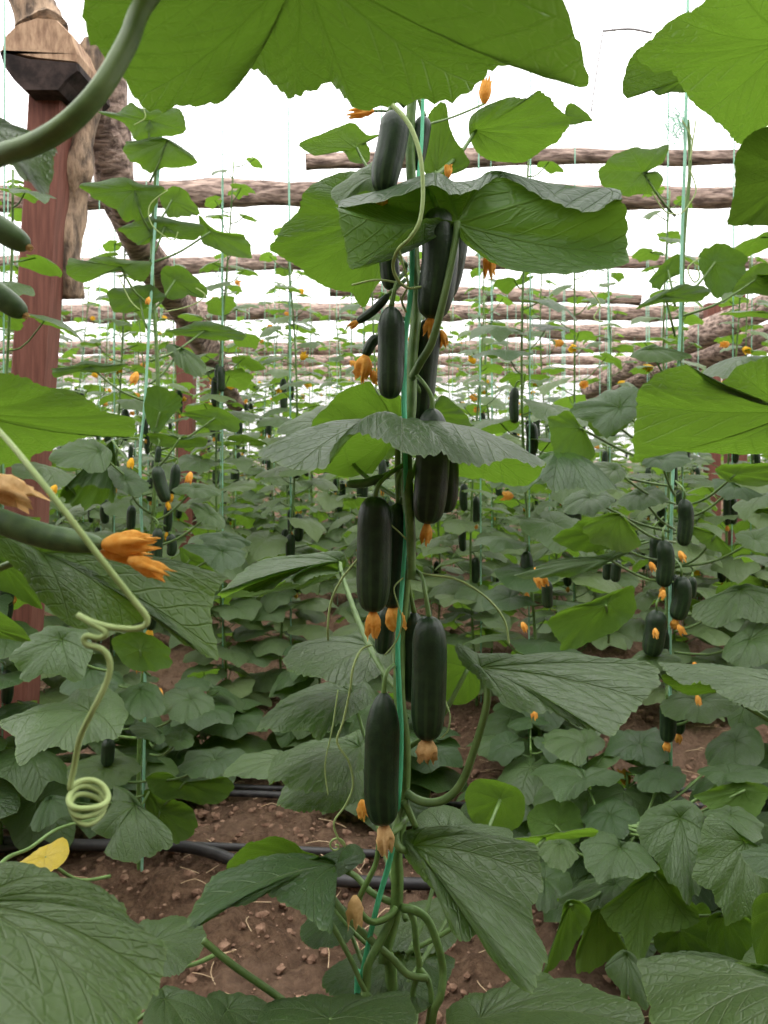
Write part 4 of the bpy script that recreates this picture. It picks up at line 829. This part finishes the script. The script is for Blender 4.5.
for path, w, Yc, b in (([(684, 499), (686, 520), (683, 546)], 15, 2.0, 0), ([(663, 540), (666, 562), (663, 587)], 17, 2.0, 6), ([(655, 535), (655, 552), (653, 568)], 11, 2.1, 0), ([(681, 576), (682, 598), (676, 620)], 18, 2.0, 9), ([(674, 574), (673, 590), (672, 606)], 12, 2.1, 0), ([(657, 610), (655, 632), (651, 656)], 21, 2.0, 0), ([(664, 628), (664, 645), (662, 664)], 13, 2.1, 0), ([(617, 560), (616, 570), (615, 582)], 10, 2.05, 0), ([(608, 558), (607, 570), (607, 580)], 9, 2.1, 0), ([(692, 577), (692, 588), (691, 598)], 9, 2.2, 0), ([(667, 700), (668, 720), (667, 742)], 16, 2.0, 8), ([(547, 580), (547, 594), (548, 608)], 11, 1.95, 0), ([(679, 705), (680, 720), (679, 734)], 11, 2.1, 7)):
    sxp = path[0][0]*.4+670*.6
    cucumber(vr, path, w, Yc, stalk=[(sxp, path[0][1]-18, Yr), (path[0][0], path[0][1]-9, Yc)], blossom=b or None, bl_len=9, bl_mat='blossom')
for px, py, L in ((536, 567, 18), (541, 576, 9), (522, 622, 9), (697, 695, 9), (664, 590, 9), (678, 625, 10), (655, 628, 9), (534, 708, 10), (694, 662, 12), (679, 551, 10), (650, 562, 9)): flower(vr, px, py, 1.9, L, L*.7, (BR.uniform(-.6, .6), -.3, -1), 'blossom')
for pts in ([(652, 192), (660, 205), (668, 213), (680, 214)], [(590, 290), (600, 305), (594, 318), (603, 322)], [(690, 170), (696, 190), (688, 206), (681, 214)], [(700, 258), (688, 268), (694, 282), (700, 275), (693, 262)], [(682, 120), (692, 140), (690, 160), (696, 120)]): cord(vr, [(a, b, 2.0) for a, b in pts], .0018, 'tendril', 'tendril', 60)
mb = MB(); tube(mb, [(rx-.01, Yr-.012, 0), at(670, 650, Yr-.012), at(672, 500, Yr-.012), at(680, 330, Yr-.012), at(682, 240, Yr-.012), at(686, 110, Yr-.012), at(690, -150, Yr+.1)], .0042, 'twine_pale', 6, 60, flat=.5)
tag(put(mb, 'twine', None, (rx, Yr, 0)), 'green twine carrying the vine at right that has the cluster of dark cucumbers', 'twine')
def tangle():
    r = np.random.default_rng(4); mb = MB()
    for _ in range(16):
        x, y = r.uniform(668, 682), r.uniform(105, 135)
        pts = [at(x+r.uniform(-8, 8), y+r.uniform(-14, 14), 2.08+r.uniform(-.02, .02)) for _ in range(5)]+[at(685, r.uniform(112, 132), 2.09)]
        tube(mb, pts, .0008, 'twine_pale', 4, 22, caps=False)
    tag(put(mb, 'twine_tangle', None, at(676, 120, 2.08)), 'knotted tuft of spare twine tied near the top of the twine at right', 'twine')
tangle()
mb = MB(); tube(mb, [at(603, 31, 2.6), at(630, 29, 2.6), at(652, 33, 2.6)], .004, 'wire', 6, 14); tube(mb, [at(603, 31, 2.6), at(597, 70, 2.6), at(591, 112, 2.6)], .0022, 'wire', 6, 14)
tag(put(mb, 'wire_hook', None, at(603, 31, 2.6)), 'thin dark wire bent like a hook against the white roof film', 'wire')

# ------------------------------------------------------------------ grown vines for the rows behind
def grow(seed, height, detail, size=.135, step=.075):
    """returns meshes for one vine: stem, leaf list or foliage, cucumbers, flowers"""
    r = np.random.default_rng(seed); R = {}
    zz = np.linspace(-.02, height, 10); path = np.stack([.035*np.sin(zz*2.3+r.uniform(0, 6)), .035*np.sin(zz*1.9+r.uniform(0, 6)), zz], 1); path[0, :2] = path[1, :2]*.3
    sm = MB(); tube(sm, path, [.0065, .005, .0035], 'stem', 6 if detail else 5, 26)
    if detail == 0: fol = sm
    else: fol = MB()
    R['stem'] = sm; leaves = []; az = r.uniform(0, 6.28)
    z = .07
    while z < height:
        az += 2.4+r.uniform(-.4, .4); k = z/height
        sz = size*r.uniform(.75, 1.2)*(1-.45*max(0, k-.55)/.45)*(1.2 if z < .6 else 1)
        L = r.uniform(.09, .17)*(1 if k < .75 else .7)
        b = np.array([np.interp(z, zz, path[:, 0]), np.interp(z, zz, path[:, 1]), z])
        out = np.array([math.cos(az), math.sin(az), 0]); e = b+out*L*.8+np.array([0, 0, L*r.uniform(.15, .65)])
        pt = MB(); tube(pt, [b, b+out*L*.35+np.array([0, 0, L*.1]), e], [.0030, .0022], 'petiole', 5, 6)
        V, f, uv, fl = generic_leaf(r, sz, *((7, 40) if detail == 2 else (5, 36) if detail == 1 else (3, 14)), droop=r.uniform(.15, .5), fold=r.uniform(-.1, .22))
        A = frame(az+r.uniform(-.5, .5), r.uniform(-.42, .18) if z < .8 else r.uniform(-.3, .22), r.uniform(-.25, .25)); V = V@A+e
        if detail == 2:
            lb = MB(); lb.add(V, f, 'leaf', uv, fl); leaves.append((lb.mesh('leaf'), pt.mesh('petiole')))
        else:
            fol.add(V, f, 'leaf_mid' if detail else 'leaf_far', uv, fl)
            for v_, uu in ((pt, 0),): fol.add(np.concatenate(v_.v), v_.f, 'petiole')
        z += step*r.uniform(.75, 1.25)*(.6 if z < .75 else 1.0)
    R['leaves'] = leaves
    if detail < 2: R['foliage'] = fol.mesh('foliage')
    cuc = []; flo = []
    nc = r.integers(4, 8) if detail else 4
    zc = np.sort(r.uniform(min(.35, height*.5), height*.72, nc))
    for z in zc:
        a = r.uniform(0, 6.28); b = np.array([np.interp(z, zz, path[:, 0]), np.interp(z, zz, path[:, 1]), z]); L = r.uniform(.10, .145); o = np.array([math.cos(a), math.sin(a), 0])*r.uniform(.02, .045)
        p = [b+o, b+o*1.15+[0, 0, -L*.5], b+o*1.0+[0, 0, -L]]
        V, f, uv, T = cucumber_verts(np.array(p), r.uniform(.032, .044), 14 if detail else 8, 16 if detail else 9, .75)
        c = MB(); c.add(V, f, 'cucumber', uv, uv)
        st = MB(); tube(st, [b+[0, 0, .02], b+o*.6+[0, 0, .02], p[0]], .0025, 'stem', 5, 6)
        bl = None
        if r.random() < .5:
            V, f = blossom_verts(p[-1], np.array([0, 0, -1.]), .024, .018, r, 10, 5); bb = MB(); bb.add(V, f, 'blossom'); bl = bb.mesh('blossom')
        cuc.append((c.mesh('cucumber'), st.mesh('stalk'), bl))
    for _ in range(3 if detail else 2):
        z = r.uniform(min(.4, height*.5), height*.95); a = r.uniform(0, 6.28); p = np.array([np.interp(z, zz, path[:, 0]), np.interp(z, zz, path[:, 1]), z])+np.array([math.cos(a), math.sin(a), .3])*.045
        V, f = blossom_verts(p, np.array([math.cos(a), math.sin(a), r.uniform(-.8, .8)]), .035, .032, r, 10, 5, flare=2.0); bb = MB(); bb.add(V, f, 'flower' if r.random() < .6 else 'blossom'); flo.append(bb.mesh('flower'))
    R['cuc'] = cuc; R['flo'] = flo; R['stem_me'] = sm.mesh('stem'); R['h'] = height
    tw = MB(); tube(tw, [(.012, -.012, 0), (.01, -.014, height*.5), (0, -.01, LH)], .0032 if detail else .0036, 'twine_pale', 4, 5, caps=False); R['twine'] = tw.mesh('twine')
    return R
def plant_one(R, detail, loc, rz, label, group, tlabel):
    t = tag(link('cucumber_plant', None, None, loc), label, 'cucumber plant', group); t.rotation_euler.z = rz
    if detail:
        link('stem', R['stem_me'], t)
    for lm, pm in R['leaves']: o = link('leaf', lm, t); link('petiole', pm, o)
    if 'foliage' in R: link('foliage', R['foliage'], t)
    for cm, sm, bm in R['cuc']:
        o = link('cucumber', cm, t)
        if detail: link('stalk', sm, o)
        if bm is not None and detail: link('blossom', bm, o)
    for fm in R['flo']: link('flower', fm, t)
    if R['twine'] is None: return t
    w = link('twine', R['twine'], None, loc); w.rotation_euler.z = rz; tag(w, tlabel, 'twine', group.replace('cucumber vines', 'twines') if group else 'pale green support twines')
    return t
ORD = ['first', 'second', 'third', 'fourth', 'fifth', 'sixth', 'seventh', 'eighth', 'ninth', 'tenth', 'eleventh', 'twelfth', 'thirteenth', 'fourteenth', 'fifteenth', 'sixteenth', 'seventeenth', 'eighteenth', 'nineteenth', 'twentieth']
near_kinds = [grow(100+i, h, 2) for i, h in enumerate((2.25, 2.05, 2.35))]
mid_kinds = [grow(200+i, h, 1, .108, .052) for i, h in enumerate((2.3, 2.0, 2.45, 2.15, 1.9, 2.35))]
far_kinds = [grow(300+i, h, 0, .115, .055) for i, h in enumerate((2.3, 2.05, 2.45, 2.2, 1.95))]
short_kind = grow(350, 1.42, 1, .108, .05)
prng = random.Random(9)
# the other vines of the second row
for x, Y, kd, lab in ((-1.12, 2.35, 1, ('leafy cucumber vine at the far left edge behind the red-brown post', 'pale green twine of the leafy vine behind the red-brown post')), (.50, 2.75, 0, ('cucumber vine on twine between the tall front vine and the one with clustered cucumbers', 'pale green twine between the tall front vine and the one with clustered cucumbers')), (1.13, 2.2, 2, ('cucumber vine cut off by the right-hand edge, behind the broad bright leaf', 'pale green twine at the right-hand edge, behind the broad bright leaf'))):
    plant_one(near_kinds[kd], 2, (x, Y, 0), prng.uniform(0, 6.28), lab[0], None, lab[1])
for _ in range(6): prng.uniform(0, 6.28)
low_kinds = [grow(400+i, h, 2, .125, .028) for i, h in enumerate((.42, .34))]
for Rl in low_kinds: Rl['cuc'] = []; Rl['flo'] = Rl['flo'][:1]; Rl['twine'] = None
for x, Y, kd, lab in ((.66, 2.02, 0, 'low leafy vine in shade under the cluster of dark cucumbers'), (1.02, 2.12, 1, 'low leafy vine in deep shade by the right-hand edge'), (.98, 1.72, 0, 'low leafy vine at the right-hand edge behind the big bottom corner leaf'), (.42, 2.35, 1, 'low leafy vine on the strip just to the right of the tall front vine'),
                      (.72, 1.45, 1, 'shaded low vine tucked below the overlapping dull leaves in the bottom right corner'),
                      (-.86, 2.62, 0, 'low leafy vine at the foot of the red-brown post'), (-.62, 2.95, 1, 'low leafy vine behind the twined left vine, at the back edge of the strip'), (-.28, 3.02, 0, 'low leafy vine seen just left of the tall front vine, beyond the soil strip'), (.08, 2.7, 1, 'low leafy vine right behind the foot of the tall front vine'), (.62, 3.0, 0, 'low leafy vine beyond the strip, under the wide grey leaf')):
    plant_one(low_kinds[kd], 2, (x, Y, 0), prng.uniform(0, 6.28), lab, None, None)
rows = [(3.55, .37), (4.65, .36), (5.9, .38), (7.0, .42), (8.2, .46), (9.5, .52), (10.9, .62), (12.4, .75), (14.2, .9), (16.4, 1.1), (19.0, 1.4)]
n_all = 0
for k, (Y, sp) in enumerate(rows):
    hw = Y*.5+.35; n = int(2*hw/sp); xs = [-hw+(i+.5)*2*hw/n for i in range(n)]
    vis = 0
    for i, x in enumerate(xs):
        xx = x+prng.uniform(-.09, .09); yy = Y+prng.uniform(-.14, .14)
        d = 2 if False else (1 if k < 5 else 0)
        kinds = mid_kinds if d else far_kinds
        R = kinds[prng.randrange(len(kinds))]
        if 1.4 < xx < 3.6 and 5.5 < yy < 8.6: R = short_kind          # under the slanting beams
        row = ORD[k+2]
        if k < 4:
            lab = f'cucumber vine in the {row} row back, {ORD[i]} of that row from the left'; tl = f'pale green twine in the {row} row back, {ORD[i]} of that row from the left'
        else:
            lab = f'distant cucumber vine in the {row} row back, its leaves merging with its neighbours'; tl = f'distant pale green twine holding a vine in the {row} row back'
        plant_one(R, d, (xx, yy, 0), prng.uniform(0, 6.28), lab, f'cucumber vines of the {row} row', tl); n_all += 1
print('vines', n_all)
